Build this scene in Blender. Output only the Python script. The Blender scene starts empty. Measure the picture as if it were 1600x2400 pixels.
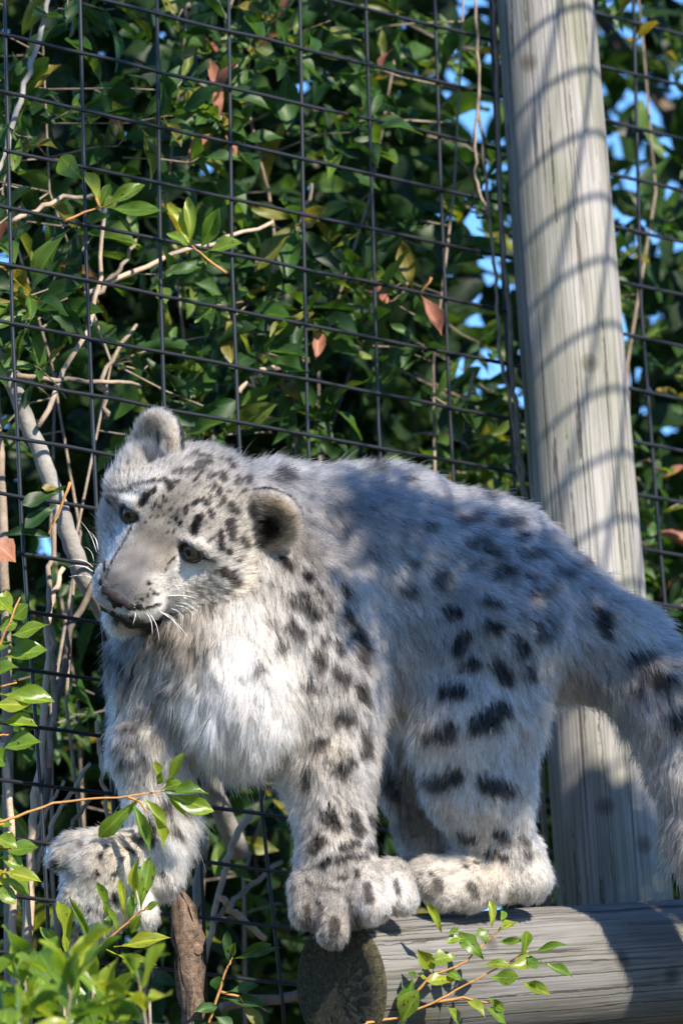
import bpy, math, random, time
import numpy as np
from mathutils import Vector, Matrix, kdtree

random.seed(7)
rng = np.random.default_rng(7)
scene = bpy.context.scene
col = scene.collection
PI = math.pi

# ------------------------------------------------------------------ camera, world, sun, exposure
S = 0.0004            # metres per photograph pixel at the focus distance
D0 = 6.0              # focus distance
PITCH = math.radians(9.5)
CAM = np.array([0.0, 0.0, 1.25])
cR = np.array([1.0, 0, 0]); cF = np.array([0, math.cos(PITCH), math.sin(PITCH)]); cU = np.array([0, -math.sin(PITCH), math.cos(PITCH)])
cd = bpy.data.cameras.new('camera'); cam = bpy.data.objects.new('camera', cd); col.objects.link(cam)
cd.sensor_fit = 'VERTICAL'; cd.sensor_height = 36; cd.sensor_width = 24
cd.lens = 36 * D0 / (2400 * S)
cd.clip_start = 0.1; cd.clip_end = 500
cam.location = CAM; cam.rotation_euler = (PI / 2 + PITCH, 0, 0)
cd.dof.use_dof = True; cd.dof.focus_distance = D0 - 0.02
cd.dof.aperture_fstop = cd.lens / 1000 / 0.030
scene.camera = cam

SUN = np.array([0.45, -0.68, 0.58]); SUN /= np.linalg.norm(SUN)      # towards the sun
world = bpy.data.worlds.new('World'); scene.world = world; world.use_nodes = True
wn = world.node_tree; bg = wn.nodes['Background']
sky = wn.nodes.new('ShaderNodeTexSky'); sky.sky_type = 'NISHITA'; sky.sun_disc = False; sky.ozone_density = 8.0; sky.dust_density = 0.0; sky.air_density = 1.2
sky.sun_elevation = math.asin(SUN[2]); sky.sun_rotation = math.atan2(SUN[0], SUN[1])
tint = wn.nodes.new('ShaderNodeMix'); tint.data_type = 'RGBA'; tint.blend_type = 'MULTIPLY'; tint.inputs[0].default_value = 1.0
tint.inputs[7].default_value = (0.78, 0.99, 1.22, 1)      # clear deep blue sky
wn.links.new(sky.outputs[0], tint.inputs[6]); wn.links.new(tint.outputs[2], bg.inputs[0]); bg.inputs[1].default_value = 0.092
sd = bpy.data.lights.new('sun', 'SUN'); sd.energy = 5.0; sd.angle = math.radians(0.5); sd.color = (1, 0.89, 0.75)
sun = bpy.data.objects.new('sun', sd); col.objects.link(sun)
sun.rotation_euler = Vector(SUN).to_track_quat('Z', 'Y').to_euler()
vs = scene.view_settings
vs.view_transform = 'Standard'; vs.look = 'None'; vs.exposure = 1.22; vs.gamma = 1.0; vs.use_curve_mapping = False
cy = scene.cycles
cy.max_bounces = 10; cy.diffuse_bounces = 4; cy.glossy_bounces = 4; cy.transmission_bounces = 8; cy.transparent_max_bounces = 8
cy.use_denoising = True
scene.cycles_curves.shape = 'RIBBONS'; scene.cycles_curves.subdivisions = 2


def W(p):
    """points (x px, y px, depth px away from the viewer) of the survey of the place -> world metres"""
    p = np.atleast_2d(np.asarray(p, float))
    k = (D0 + p[:, 2] * S)[:, None]
    return CAM + k * (cF + cR * ((p[:, 0] - 800) * S / D0)[:, None] + cU * ((1200 - p[:, 1]) * S / D0)[:, None])


def W1(x, y, d):
    return Vector(W([(x, y, d)])[0])


# ------------------------------------------------------------------ object helpers
def tag(o, label=None, cat=None, group=None, kind=None):
    for k, v in (('label', label), ('category', cat), ('group', group), ('kind', kind)):
        if v: o[k] = v
    return o


def empty(name, loc, label=None, cat=None, group=None):
    o = bpy.data.objects.new(name, None); col.objects.link(o); o.location = loc; o.empty_display_size = 0.02
    return tag(o, label, cat, group)


def link(o, parent=None):
    col.objects.link(o)
    if parent is not None:
        o.parent = parent
        r = parent; off = Vector((0, 0, 0))
        while r is not None:
            off += Vector(r.location); r = r.parent
        o.location = Vector(o.location) - off
    return o


def mesh_obj(name, verts, faces, mat, parent=None, smooth=True):
    me = bpy.data.meshes.new(name)
    verts = np.asarray(verts, float)
    me.from_pydata(verts.tolist() if len(verts) < 20000 else verts, [], faces if isinstance(faces, list) else faces.tolist())
    if smooth: me.polygons.foreach_set('use_smooth', np.ones(len(me.polygons), bool))
    if mat: me.materials.append(mat)
    me.update()
    return link(bpy.data.objects.new(name, me), parent)


def tube(pts, radii, sides=8, cap=True):
    """tube along world points; returns verts, faces"""
    pts = [Vector(p) for p in pts]; n = len(pts)
    if not hasattr(radii, '__len__'): radii = [radii] * n
    V, F = [], []; up = None
    for i, p in enumerate(pts):
        t = (pts[min(i + 1, n - 1)] - pts[max(i - 1, 0)]).normalized()
        if up is None: up = t.orthogonal().normalized()
        up = (up - t * up.dot(t)).normalized(); b = t.cross(up)
        for k in range(sides):
            a = 2 * PI * k / sides
            V.append(p + (up * math.cos(a) + b * math.sin(a)) * radii[i])
    for i in range(n - 1):
        for k in range(sides):
            a, b2 = i * sides + k, i * sides + (k + 1) % sides
            F.append((a, b2, b2 + sides, a + sides))
    if cap:
        F.append(tuple(range(sides))[::-1]); F.append(tuple((n - 1) * sides + k for k in range(sides)))
    return [tuple(v) for v in V], F


def merge(parts):
    V, F = [], []
    for v, f in parts:
        o = len(V); V += list(v); F += [tuple(i + o for i in q) for q in f]
    return V, F


def wiggle(pts, amp, n=6):
    """densify a world polyline and make it slightly crooked"""
    out = []
    pts = [Vector(p) for p in pts]
    for a, b in zip(pts[:-1], pts[1:]):
        for i in range(n):
            out.append(a.lerp(b, i / n) + Vector((random.gauss(0, amp), random.gauss(0, amp), random.gauss(0, amp))))
    out.append(pts[-1]); out[0] = pts[0]
    return out


# ------------------------------------------------------------------ materials
def new_mat(name):
    m = bpy.data.materials.new(name); m.use_nodes = True
    nt = m.node_tree; return m, nt, nt.nodes['Principled BSDF'], nt.nodes['Material Output']


def N(nt, typ, **kw):
    n = nt.nodes.new(typ)
    for k, v in kw.items():
        if k in n.inputs: n.inputs[k].default_value = v
        else: setattr(n, k, v)
    return n


def ramp(nt, stops, src):
    r = nt.nodes.new('ShaderNodeValToRGB'); e = r.color_ramp.elements
    while len(e) < len(stops): e.new(0.5)
    for el, (p, c) in zip(e, stops): el.position = p; el.color = (*c, 1)
    nt.links.new(src, r.inputs[0]); return r


def leaf_mat(name, stops, per_face=False, rough=0.48, trans=0.42):
    m, nt, b, out = new_mat(name)
    if per_face:
        at = N(nt, 'ShaderNodeAttribute', attribute_name='tint'); src = at.outputs['Fac']
    else:
        oi = N(nt, 'ShaderNodeObjectInfo'); src = oi.outputs['Random']
    r = ramp(nt, stops, src)
    geo = N(nt, 'ShaderNodeTexCoord')
    no = N(nt, 'ShaderNodeTexNoise', Scale=3.0 if not per_face else 120.0, Detail=3.0)
    nt.links.new(geo.outputs['Object'], no.inputs['Vector'])
    hs = N(nt, 'ShaderNodeMix', data_type='RGBA', blend_type='MULTIPLY'); hs.inputs[0].default_value = 0.7
    r2 = ramp(nt, [(0.3, (0.55, 0.55, 0.5)), (0.7, (1.25, 1.2, 1.1))], no.outputs['Fac'])
    nt.links.new(r.outputs[0], hs.inputs[6]); nt.links.new(r2.outputs[0], hs.inputs[7])
    col_ = hs.outputs[2]
    if not per_face:
        sp = N(nt, 'ShaderNodeSeparateXYZ'); nt.links.new(geo.outputs['Object'], sp.inputs[0])
        ab = N(nt, 'ShaderNodeMath', operation='ABSOLUTE'); nt.links.new(sp.outputs[0], ab.inputs[0])
        rm = ramp(nt, [(0.012, (1.9, 1.7, 1.2)), (0.045, (1, 1, 1))], ab.outputs[0])
        m1 = N(nt, 'ShaderNodeMix', data_type='RGBA', blend_type='MULTIPLY'); m1.inputs[0].default_value = .8
        nt.links.new(col_, m1.inputs[6]); nt.links.new(rm.outputs[0], m1.inputs[7])
        ad = N(nt, 'ShaderNodeVectorMath', operation='MULTIPLY_ADD'); ad.inputs[1].default_value = (7, 7, 7); nt.links.new(oi.outputs['Location'], ad.inputs[0]); nt.links.new(geo.outputs['Object'], ad.inputs[2])
        n3 = N(nt, 'ShaderNodeTexNoise', Scale=7.0, Detail=2.0); nt.links.new(ad.outputs[0], n3.inputs['Vector'])
        rs_ = ramp(nt, [(0.66, (0, 0, 0)), (0.70, (1, 1, 1))], n3.outputs['Fac'])
        m2 = N(nt, 'ShaderNodeMix', data_type='RGBA'); m2.inputs[7].default_value = (.07, .035, .015, 1)
        nt.links.new(rs_.outputs[0], m2.inputs[0]); nt.links.new(m1.outputs[2], m2.inputs[6]); col_ = m2.outputs[2]
    b.inputs['Roughness'].default_value = rough
    b.inputs['Specular IOR Level'].default_value = 0.4
    nt.links.new(col_, b.inputs['Base Color'])
    tr = N(nt, 'ShaderNodeBsdfTranslucent')
    br = N(nt, 'ShaderNodeMix', data_type='RGBA', blend_type='MULTIPLY'); br.inputs[0].default_value = 1.0
    br.inputs[7].default_value = (2.0, 1.9, 0.7, 1)
    nt.links.new(col_, br.inputs[6]); nt.links.new(br.outputs[2], tr.inputs['Color'])
    mx = N(nt, 'ShaderNodeMixShader'); mx.inputs[0].default_value = trans
    nt.links.new(b.outputs[0], mx.inputs[1]); nt.links.new(tr.outputs[0], mx.inputs[2])
    nt.links.new(mx.outputs[0], out.inputs[0])
    return m


GREENS = [(0.0, (0.012, 0.038, 0.013)), (0.3, (0.022, 0.068, 0.018)), (0.62, (0.042, 0.110, 0.022)), (0.85, (0.09, 0.165, 0.026)), (0.97, (0.17, 0.15, 0.03))]
FRESH = [(0.0, (0.065, 0.145, 0.020)), (0.5, (0.13, 0.22, 0.025)), (1.0, (0.23, 0.28, 0.03))]
M_leaf = leaf_mat('leaf_green', GREENS)
M_leafs = leaf_mat('leaf_green_mass', GREENS, per_face=True)
M_fresh = leaf_mat('leaf_fresh', FRESH, rough=0.33)
M_dead = leaf_mat('leaf_dead', [(0, (0.25, 0.10, 0.07)), (1, (0.32, 0.15, 0.10))], rough=0.6, trans=0.25)
M_far = leaf_mat('leaf_far', [(0, (0.010, 0.026, 0.012)), (0.7, (0.022, 0.055, 0.018)), (1, (0.05, 0.11, 0.03))], per_face=True)  # greens darkened so the far crowns hold shade in their colour


def bark_mat(name, c1, c2, scale=60, bump=0.4):
    m, nt, b, out = new_mat(name)
    tc = N(nt, 'ShaderNodeNewGeometry')
    no = N(nt, 'ShaderNodeTexNoise', Scale=scale, Detail=6.0, Roughness=0.65)
    nt.links.new(tc.outputs['Position'], no.inputs['Vector'])
    r = ramp(nt, [(0.3, c1), (0.7, c2)], no.outputs['Fac'])
    nt.links.new(r.outputs[0], b.inputs['Base Color']); b.inputs['Roughness'].default_value = 0.8
    n2 = N(nt, 'ShaderNodeTexNoise', Scale=scale * 6, Detail=3.0); nt.links.new(tc.outputs['Position'], n2.inputs['Vector'])
    bu = N(nt, 'ShaderNodeBump', Strength=bump, Distance=0.002); nt.links.new(n2.outputs['Fac'], bu.inputs['Height'])
    nt.links.new(bu.outputs[0], b.inputs['Normal'])
    return m


M_bark = bark_mat('bark_grey_brown', (0.13, 0.10, 0.075), (0.30, 0.24, 0.18))
M_bark_dark = bark_mat('bark_dark', (0.05, 0.04, 0.03), (0.14, 0.11, 0.085))
M_pale = bark_mat('bark_pale', (0.15, 0.145, 0.135), (0.30, 0.285, 0.26), 40)
M_tan = bark_mat('bark_tan', (0.28, 0.21, 0.15), (0.45, 0.36, 0.27), 80)
M_twig = bark_mat('twig_orange', (0.30, 0.13, 0.035), (0.42, 0.22, 0.07), 90)
M_stump = bark_mat('bark_stump', (0.03, 0.018, 0.012), (0.26, 0.18, 0.125), 170, 1.0)


def wood_mat(name, axis_mat, light, dark, algae, algae_amt, fine=.5, knots=()):
    """weathered timber; grain runs along the object's own z axis"""
    m, nt, b, out = new_mat(name)
    tc = N(nt, 'ShaderNodeTexCoord'); obj = tc.outputs['Object']
    mp = N(nt, 'ShaderNodeMapping'); mp.inputs['Scale'].default_value = (1, 1, 0.012); nt.links.new(obj, mp.inputs['Vector'])
    g = N(nt, 'ShaderNodeTexNoise', Scale=420.0, Detail=4.0, Roughness=0.55); nt.links.new(mp.outputs[0], g.inputs['Vector'])
    mp2 = N(nt, 'ShaderNodeMapping'); mp2.inputs['Scale'].default_value = (1, 1, 0.22); nt.links.new(obj, mp2.inputs['Vector'])
    p = N(nt, 'ShaderNodeTexNoise', Scale=26.0, Detail=4.0); nt.links.new(mp2.outputs[0], p.inputs['Vector'])
    r = ramp(nt, [(0.32, dark), (0.52, light), (0.75, tuple(min(1, c * 1.2) for c in light))], g.outputs['Fac'])
    rp = ramp(nt, [(0.35, algae), (0.62, (1, 1, 1))], p.outputs['Fac'])
    mx = N(nt, 'ShaderNodeMix', data_type='RGBA', blend_type='MULTIPLY'); mx.inputs[0].default_value = algae_amt
    nt.links.new(r.outputs[0], mx.inputs[6]); nt.links.new(rp.outputs[0], mx.inputs[7])
    # long drying cracks: thin dark bands of a stretched noise
    mp3 = N(nt, 'ShaderNodeMapping'); mp3.inputs['Scale'].default_value = (1, 1, 0.009); nt.links.new(obj, mp3.inputs['Vector'])
    ck = N(nt, 'ShaderNodeTexNoise', Scale=78.0, Detail=2.0, Roughness=0.5); nt.links.new(mp3.outputs[0], ck.inputs['Vector'])
    sub = N(nt, 'ShaderNodeMath', operation='SUBTRACT'); sub.inputs[1].default_value = 0.5; nt.links.new(ck.outputs['Fac'], sub.inputs[0])
    ab = N(nt, 'ShaderNodeMath', operation='ABSOLUTE'); nt.links.new(sub.outputs[0], ab.inputs[0])
    ws = N(nt, 'ShaderNodeTexNoise', Scale=90.0, Detail=3.0); nt.links.new(obj, ws.inputs['Vector'])
    w1 = N(nt, 'ShaderNodeVectorMath', operation='MULTIPLY_ADD'); w1.inputs[1].default_value = (.0016, .0016, 0); nt.links.new(ws.outputs['Color'], w1.inputs[0])
    nt.links.new(mp3.outputs[0], w1.inputs[2]); nt.links.new(w1.outputs[0], ck.inputs['Vector'])
    mp5 = N(nt, 'ShaderNodeMapping'); mp5.inputs['Scale'].default_value = (1, 1, 0.035); nt.links.new(obj, mp5.inputs['Vector'])
    wm2 = N(nt, 'ShaderNodeVectorMath', operation='MULTIPLY_ADD'); wm2.inputs[1].default_value = (.0014, .0014, 0); nt.links.new(ws.outputs['Color'], wm2.inputs[0])
    nt.links.new(mp5.outputs[0], wm2.inputs[2])
    fk = N(nt, 'ShaderNodeTexNoise', Scale=190.0, Detail=2.0, Roughness=.6); nt.links.new(wm2.outputs[0], fk.inputs['Vector'])
    rf = ramp(nt, [(0.40, (.45, .43, .42)), (0.44, (1, 1, 1))], fk.outputs['Fac'])
    rc = ramp(nt, [(0.0, (0.12, 0.11, 0.1)), (0.008, (0.42, 0.40, 0.39)), (0.017, (1, 1, 1))], ab.outputs[0])
    mx2 = N(nt, 'ShaderNodeMix', data_type='RGBA', blend_type='MULTIPLY'); mx2.inputs[0].default_value = 0.85
    nt.links.new(mx.outputs[2], mx2.inputs[6]); nt.links.new(rc.outputs[0], mx2.inputs[7])
    mx3 = N(nt, 'ShaderNodeMix', data_type='RGBA', blend_type='MULTIPLY'); mx3.inputs[0].default_value = fine
    nt.links.new(mx2.outputs[2], mx3.inputs[6]); nt.links.new(rf.outputs[0], mx3.inputs[7]); last = mx3.outputs[2]
    for kp in knots:
        vd = N(nt, 'ShaderNodeVectorMath', operation='DISTANCE'); nt.links.new(obj, vd.inputs[0]); vd.inputs[1].default_value = kp
        kr = ramp(nt, [(0.0, (.28, .25, .22)), (0.003, (.7, .68, .65)), (0.0045, (.3, .28, .26)), (0.006, (.8, .78, .76)), (0.0085, (.55, .53, .5)), (0.012, (1, 1, 1))], vd.outputs['Value'])
        mk = N(nt, 'ShaderNodeMix', data_type='RGBA', blend_type='MULTIPLY'); mk.inputs[0].default_value = .9
        nt.links.new(last, mk.inputs[6]); nt.links.new(kr.outputs[0], mk.inputs[7]); last = mk.outputs[2]
    nt.links.new(last, b.inputs['Base Color']); b.inputs['Roughness'].default_value = 0.82
    b.inputs['Specular IOR Level'].default_value = 0.25
    ad = N(nt, 'ShaderNodeMath', operation='MULTIPLY'); nt.links.new(g.outputs['Fac'], ad.inputs[0]); nt.links.new(rc.outputs[0], ad.inputs[1])
    bu = N(nt, 'ShaderNodeBump', Strength=0.45, Distance=0.0015); nt.links.new(ad.outputs[0], bu.inputs['Height'])
    nt.links.new(bu.outputs[0], b.inputs['Normal'])
    return m


POST_D = lambda y: 965 + (2100 - y) * 0.165
POST0, POST1 = W1(1278 + 0.0855 * (6700 - 0) * .9, 6700, POST_D(6700)), W1(1268, -120, POST_D(-120))
LOG0, LOG1 = W1(800, 2312, 0), W1(2050, 2222, 1130)


def on_face(p0, p1, t, turn, r):
    """a point on a timber's surface, in its own frame: t along it, turned from the side that faces the path in front"""
    q = (p1 - p0).to_track_quat('Z', 'Y').inverted(); d = q @ Vector((0, -1, .1)); a = math.atan2(d.y, d.x) + turn
    return (r * math.cos(a), r * math.sin(a), t * (p1 - p0).length)


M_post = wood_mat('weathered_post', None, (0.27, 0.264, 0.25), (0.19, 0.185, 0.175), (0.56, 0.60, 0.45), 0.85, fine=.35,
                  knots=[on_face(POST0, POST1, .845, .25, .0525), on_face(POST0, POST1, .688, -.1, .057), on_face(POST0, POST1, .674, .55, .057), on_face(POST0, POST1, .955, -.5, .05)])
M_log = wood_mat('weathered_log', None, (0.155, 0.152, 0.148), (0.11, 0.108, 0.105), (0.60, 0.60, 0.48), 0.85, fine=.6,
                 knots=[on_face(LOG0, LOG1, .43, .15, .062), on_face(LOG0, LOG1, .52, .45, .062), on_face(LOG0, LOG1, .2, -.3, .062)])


def plain(name, c, rough=0.5, spec=0.5, **kw):
    m, nt, b, out = new_mat(name)
    b.inputs['Base Color'].default_value = (*c, 1); b.inputs['Roughness'].default_value = rough
    b.inputs['Specular IOR Level'].default_value = spec
    for k, v in kw.items(): b.inputs[k].default_value = v
    return m


M_wire = plain('black_vinyl_wire', (0.010, 0.012, 0.016), 0.42, 0.5)
m, nt, b, out = new_mat('mossy_end_grain_shaded')
tc = N(nt, 'ShaderNodeTexCoord'); no = N(nt, 'ShaderNodeTexNoise', Scale=230.0, Detail=8.0, Roughness=0.8); nt.links.new(tc.outputs['Object'], no.inputs['Vector'])
r = ramp(nt, [(0.38, (0.010, 0.009, 0.005)), (0.52, (0.045, 0.042, 0.018)), (0.68, (0.13, 0.115, 0.05))], no.outputs['Fac'])  # moss tones, darkened to carry the paw's shadow
nt.links.new(r.outputs[0], b.inputs['Base Color']); b.inputs['Roughness'].default_value = 0.95
bu = N(nt, 'ShaderNodeBump', Strength=1.0, Distance=0.0035); nt.links.new(no.outputs['Fac'], bu.inputs['Height']); nt.links.new(bu.outputs[0], b.inputs['Normal'])
M_end = m
m, nt, b, out = new_mat('ground_soil')
tc = N(nt, 'ShaderNodeNewGeometry'); no = N(nt, 'ShaderNodeTexNoise', Scale=3.0, Detail=8.0); nt.links.new(tc.outputs['Position'], no.inputs['Vector'])
r = ramp(nt, [(0.35, (0.035, 0.03, 0.02)), (0.65, (0.07, 0.065, 0.04))], no.outputs['Fac']); nt.links.new(r.outputs[0], b.inputs['Base Color'])
b.inputs['Roughness'].default_value = 0.95
M_ground = m

# ------------------------------------------------------------------ ground
gs = 120
gn = 24
gv = [((i / gn - .5) * 2 * gs, (j / gn - .5) * 2 * gs, 0.0) for j in range(gn + 1) for i in range(gn + 1)]
gf = [(j * (gn + 1) + i, j * (gn + 1) + i + 1, (j + 1) * (gn + 1) + i + 1, (j + 1) * (gn + 1) + i) for j in range(gn) for i in range(gn)]
tag(mesh_obj('ground', gv, gf, M_ground), kind='structure')


# ------------------------------------------------------------------ timber: post and log
def timber(name, p0, p1, r0, r1, mat, label, cat, rings=60, sides=64, seed=1):
    """round timber from world p0 to p1 in its own frame (z along the grain), slightly uneven"""
    p0, p1 = Vector(p0), Vector(p1); L = (p1 - p0).length
    rs = np.random.default_rng(seed); ph = rs.uniform(0, 6.28, 12)
    V = []
    for i in range(rings + 1):
        t = i / rings; r = r0 + (r1 - r0) * t
        for k in range(sides):
            a = 2 * PI * k / sides
            rr = r * (1 + .012 * math.sin(2 * a + ph[0] + t * 2) + .008 * math.sin(3 * a + ph[1] + t * 5) + .006 * math.sin(t * 31 + ph[2]) + .004 * math.sin(7 * a + ph[3]))
            V.append((rr * math.cos(a), rr * math.sin(a), t * L))
    F = [(i * sides + k, i * sides + (k + 1) % sides, (i + 1) * sides + (k + 1) % sides, (i + 1) * sides + k) for i in range(rings) for k in range(sides)]
    F.append(tuple(rings * sides + k for k in range(sides)))
    o = mesh_obj(name, V, F, mat)
    o.location = p0; o.rotation_euler = (p1 - p0).to_track_quat('Z', 'Y').to_euler()
    return tag(o, label, cat), L


def fence_d(x, y):
    return 75 + 0.86 * x + (2100 - y) * 0.165


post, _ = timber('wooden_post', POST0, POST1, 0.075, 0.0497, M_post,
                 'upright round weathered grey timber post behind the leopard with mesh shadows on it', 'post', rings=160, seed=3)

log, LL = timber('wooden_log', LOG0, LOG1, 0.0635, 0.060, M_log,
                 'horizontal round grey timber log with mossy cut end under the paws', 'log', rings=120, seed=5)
# rough end face with depth, its own part
sides, rg = 64, 9; V = []; rs = np.random.default_rng(9)
for j in range(rg + 1):
    for k in range(sides):
        a = 2 * PI * k / sides; rr = 0.0632 * (1 - j / rg) + 0.0003
        V.append((rr * math.cos(a), rr * math.sin(a), -0.001 - (0.004 * (1 if j else 0.2)) - rs.uniform(0, .0016) * (j > 0) * rr / .063))
F = [(j * sides + k, (j + 1) * sides + k, (j + 1) * sides + (k + 1) % sides, j * sides + (k + 1) % sides) for j in range(rg) for k in range(sides)]
F += [tuple(rg * sides + k for k in range(sides))]
ring0 = [(0.0634 * math.cos(2 * PI * k / sides), 0.0634 * math.sin(2 * PI * k / sides), 0.002) for k in range(sides)]
o = len(V); V += ring0; F += [(o + k, k, (k + 1) % sides, o + (k + 1) % sides) for k in range(sides)]
e = mesh_obj('cut_end', V, F, M_end); e.parent = log; e['label'] = 'mossy cut end of the log, darkened with the paw shadow'

# ------------------------------------------------------------------ wire mesh fence
fence = empty('wire_fence', W1(800, 6700, fence_d(800, 6700)), 'black coated square wire mesh fence between the leopard and the shrubs', 'fence')


def wire(pts, rad, parent, nm='wire', sides=6):
    v, f = tube(pts, rad, sides); return mesh_obj(nm, v, f, M_wire, parent)


RW = 4.9 * S
verticals = [
    [(12, 0), (31, 765), (50, 1220), (100, 1940), (120, 2296), (128, 2450)],
    [(190, 0), (204, 612), (219, 1020), (228, 1230), (268, 1940), (290, 2450)],
    [(369, 0), (378, 714), (384, 940), (425, 1500), (470, 1960), (489, 2450)],
    [(536, 0), (546, 612), (558, 980), (590, 1550), (616, 1908), (660, 2337), (668, 2450)],
    [(702, 0), (711, 490), (722, 1010), (760, 1700), (790, 2450)],
    [(859, 0), (872, 490), (888, 1000), (930, 1700), (965, 2450)],
    [(1018, 0), (1033, 408), (1053, 980), (1095, 1700), (1130, 2450)],
    [(1150, 0), (1165, 408), (1195, 980), (1240, 1700), (1280, 2450)],
    [(1330, 0), (1345, 600), (1368, 1200), (1420, 1900), (1440, 2450)],
    [(1484, 0), (1492, 408), (1500, 714), (1520, 970), (1545, 1275), (1556, 1410), (1590, 2000), (1600, 2450)],
    [(1648, 0), (1660, 600), (1690, 1400), (1730, 2450)],
]
for pl in verticals:
    x0, y0 = pl[0]; x1, y1 = pl[1]
    pl = [(x0 - (x1 - x0) / (y1 - y0) * 300, -300)] + pl
    wire([W1(x + random.gauss(0, 1.2), y, fence_d(x, y) + random.gauss(0, 3)) for x, y in pl], RW, fence)
for i in range(-4, 19):
    y0 = 79 + 134.5 * i; sl = 0.238 - 0.0000585 * y0
    pts = []
    for x in range(-300, 2001, 115):
        y = y0 + sl * x * (1 - 0.00001 * x) + random.gauss(0, 1.3)
        pts.append(W1(x, y, fence_d(x, y) - 2.0 * 4.3 + random.gauss(0, 2)))
    wire(pts, RW, fence)


# ------------------------------------------------------------------ leopard: one continuous body grown from rounded limbs
def nrm(v): v = np.asarray(v, float); return v / np.linalg.norm(v)


def smin(a, b, k):
    h = np.maximum(k - np.abs(a - b), 0) / k
    return np.minimum(a, b) - h * h * k * 0.25


def sd_prim(P, pr):
    if pr[0] == 'c':
        a, ra, b, rb = np.array(pr[1], np.float32), pr[2], np.array(pr[3], np.float32), pr[4]
        ba = b - a; t = np.clip(((P - a) @ ba) / (ba @ ba), 0, 1)
        return np.linalg.norm(P - a - t[..., None] * ba, axis=-1) - (ra + (rb - ra) * t)
    c, M, r = np.array(pr[1], np.float32), np.array(pr[2], np.float32), np.array(pr[3], np.float32)
    q = (P - c) @ M.T
    k0 = np.linalg.norm(q / r, axis=-1); k1 = np.linalg.norm(q / (r * r), axis=-1) + 1e-9
    return k0 * (k0 - 1) / k1


def prim_box(pr, pad):
    if pr[0] == 'c':
        a, ra, b, rb = np.array(pr[1]), pr[2], np.array(pr[3]), pr[4]; R = max(ra, rb)
        return np.minimum(a, b) - R - pad, np.maximum(a, b) + R + pad
    R = max(pr[3]); return np.array(pr[1]) - R - pad, np.array(pr[1]) + R + pad


def grow(prims, h):
    """prims: (prim, blend, region); blend < 0 carves. Returns surface-net verts, quads, region of each vert"""
    adds = [p for p in prims if p[1] > 0]
    lo = np.min([prim_box(p[0], 4 * h)[0] for p in adds], 0); hi = np.max([prim_box(p[0], 4 * h)[1] for p in adds], 0)
    n = np.ceil((hi - lo) / h).astype(int) + 1
    F = np.full(n, 1e4, np.float32); BD = np.full(n, 1e4, np.float32); R = np.zeros(n, np.int16)
    ax = [lo[i] + h * np.arange(n[i]) for i in range(3)]
    for pr, k, reg in prims:
        b0, b1 = prim_box(pr, abs(k) + 3 * h)
        i0 = np.clip(np.floor((b0 - lo) / h).astype(int), 0, n); i1 = np.clip(np.ceil((b1 - lo) / h).astype(int) + 1, 0, n)
        sl = tuple(slice(i0[i], i1[i]) for i in range(3))
        P = np.stack(np.meshgrid(*[ax[i][sl[i]] for i in range(3)], indexing='ij'), -1).astype(np.float32)
        d = sd_prim(P, pr).astype(np.float32)
        if k > 0:
            F[sl] = smin(F[sl], d, k)
            m = d < BD[sl]; BD[sl] = np.where(m, d, BD[sl]); R[sl] = np.where(m, reg, R[sl])
        else:
            F[sl] = -smin(-F[sl], d, -k)
    ins = F < 0
    cs = np.zeros(n - 1, np.int8)
    for dx in (0, 1):
        for dy in (0, 1):
            for dz in (0, 1):
                cs += ins[dx:n[0] - 1 + dx, dy:n[1] - 1 + dy, dz:n[2] - 1 + dz]
    act = (cs > 0) & (cs < 8)
    idx = np.full(n - 1, -1, np.int64); cells = np.argwhere(act); idx[act] = np.arange(len(cells))
    acc = np.zeros((len(cells), 3)); cnt = np.zeros(len(cells))
    cor = [(a, b, c) for a in (0, 1) for b in (0, 1) for c in (0, 1)]
    for i in range(8):
        for j in range(i + 1, 8):
            if sum(abs(cor[i][q] - cor[j][q]) for q in range(3)) != 1: continue
            fa = F[tuple((cells + cor[i]).T)]; fb = F[tuple((cells + cor[j]).T)]
            m = (fa < 0) != (fb < 0); t = fa[m] / (fa[m] - fb[m])
            acc[m] += np.array(cor[i]) + t[:, None] * (np.array(cor[j]) - np.array(cor[i])); cnt[m] += 1
    V = lo + h * (cells + acc / cnt[:, None])
    Q = []
    for a in range(3):
        b, c = (a + 1) % 3, (a + 2) % 3
        s0 = [slice(1, -1)] * 3; s0[a] = slice(0, n[a] - 1); s1 = list(s0); s1[a] = slice(1, n[a])
        A, B = ins[tuple(s0)], ins[tuple(s1)]
        off = np.array([1, 1, 1]); off[a] = 0
        for flip, mask in ((False, A & ~B), (True, ~A & B)):
            e = np.argwhere(mask) + off
            ub = np.zeros(3, int); ub[b] = 1; uc = np.zeros(3, int); uc[c] = 1
            q = np.stack([idx[tuple((e - ub - uc).T)], idx[tuple((e - uc).T)], idx[tuple(e.T)], idx[tuple((e - ub).T)]], 1)
            Q.append(q[:, ::-1] if flip else q)
    return V, np.concatenate(Q), R[tuple(cells.T)]


# head frame (in survey px): c forward out of the face, a towards the animal's left, b up the head
hc = nrm((-.45, .25, -.86)); ha = np.array((.80, .50, -.27)); ha = nrm(ha - hc * (ha @ hc)); hb = -np.cross(ha, hc)
if hb[1] > 0: hb = -hb
HC = np.array((455., 1190., -40.))


def H(a, b, c): return tuple(HC + a * ha + b * hb + c * hc)


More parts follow.
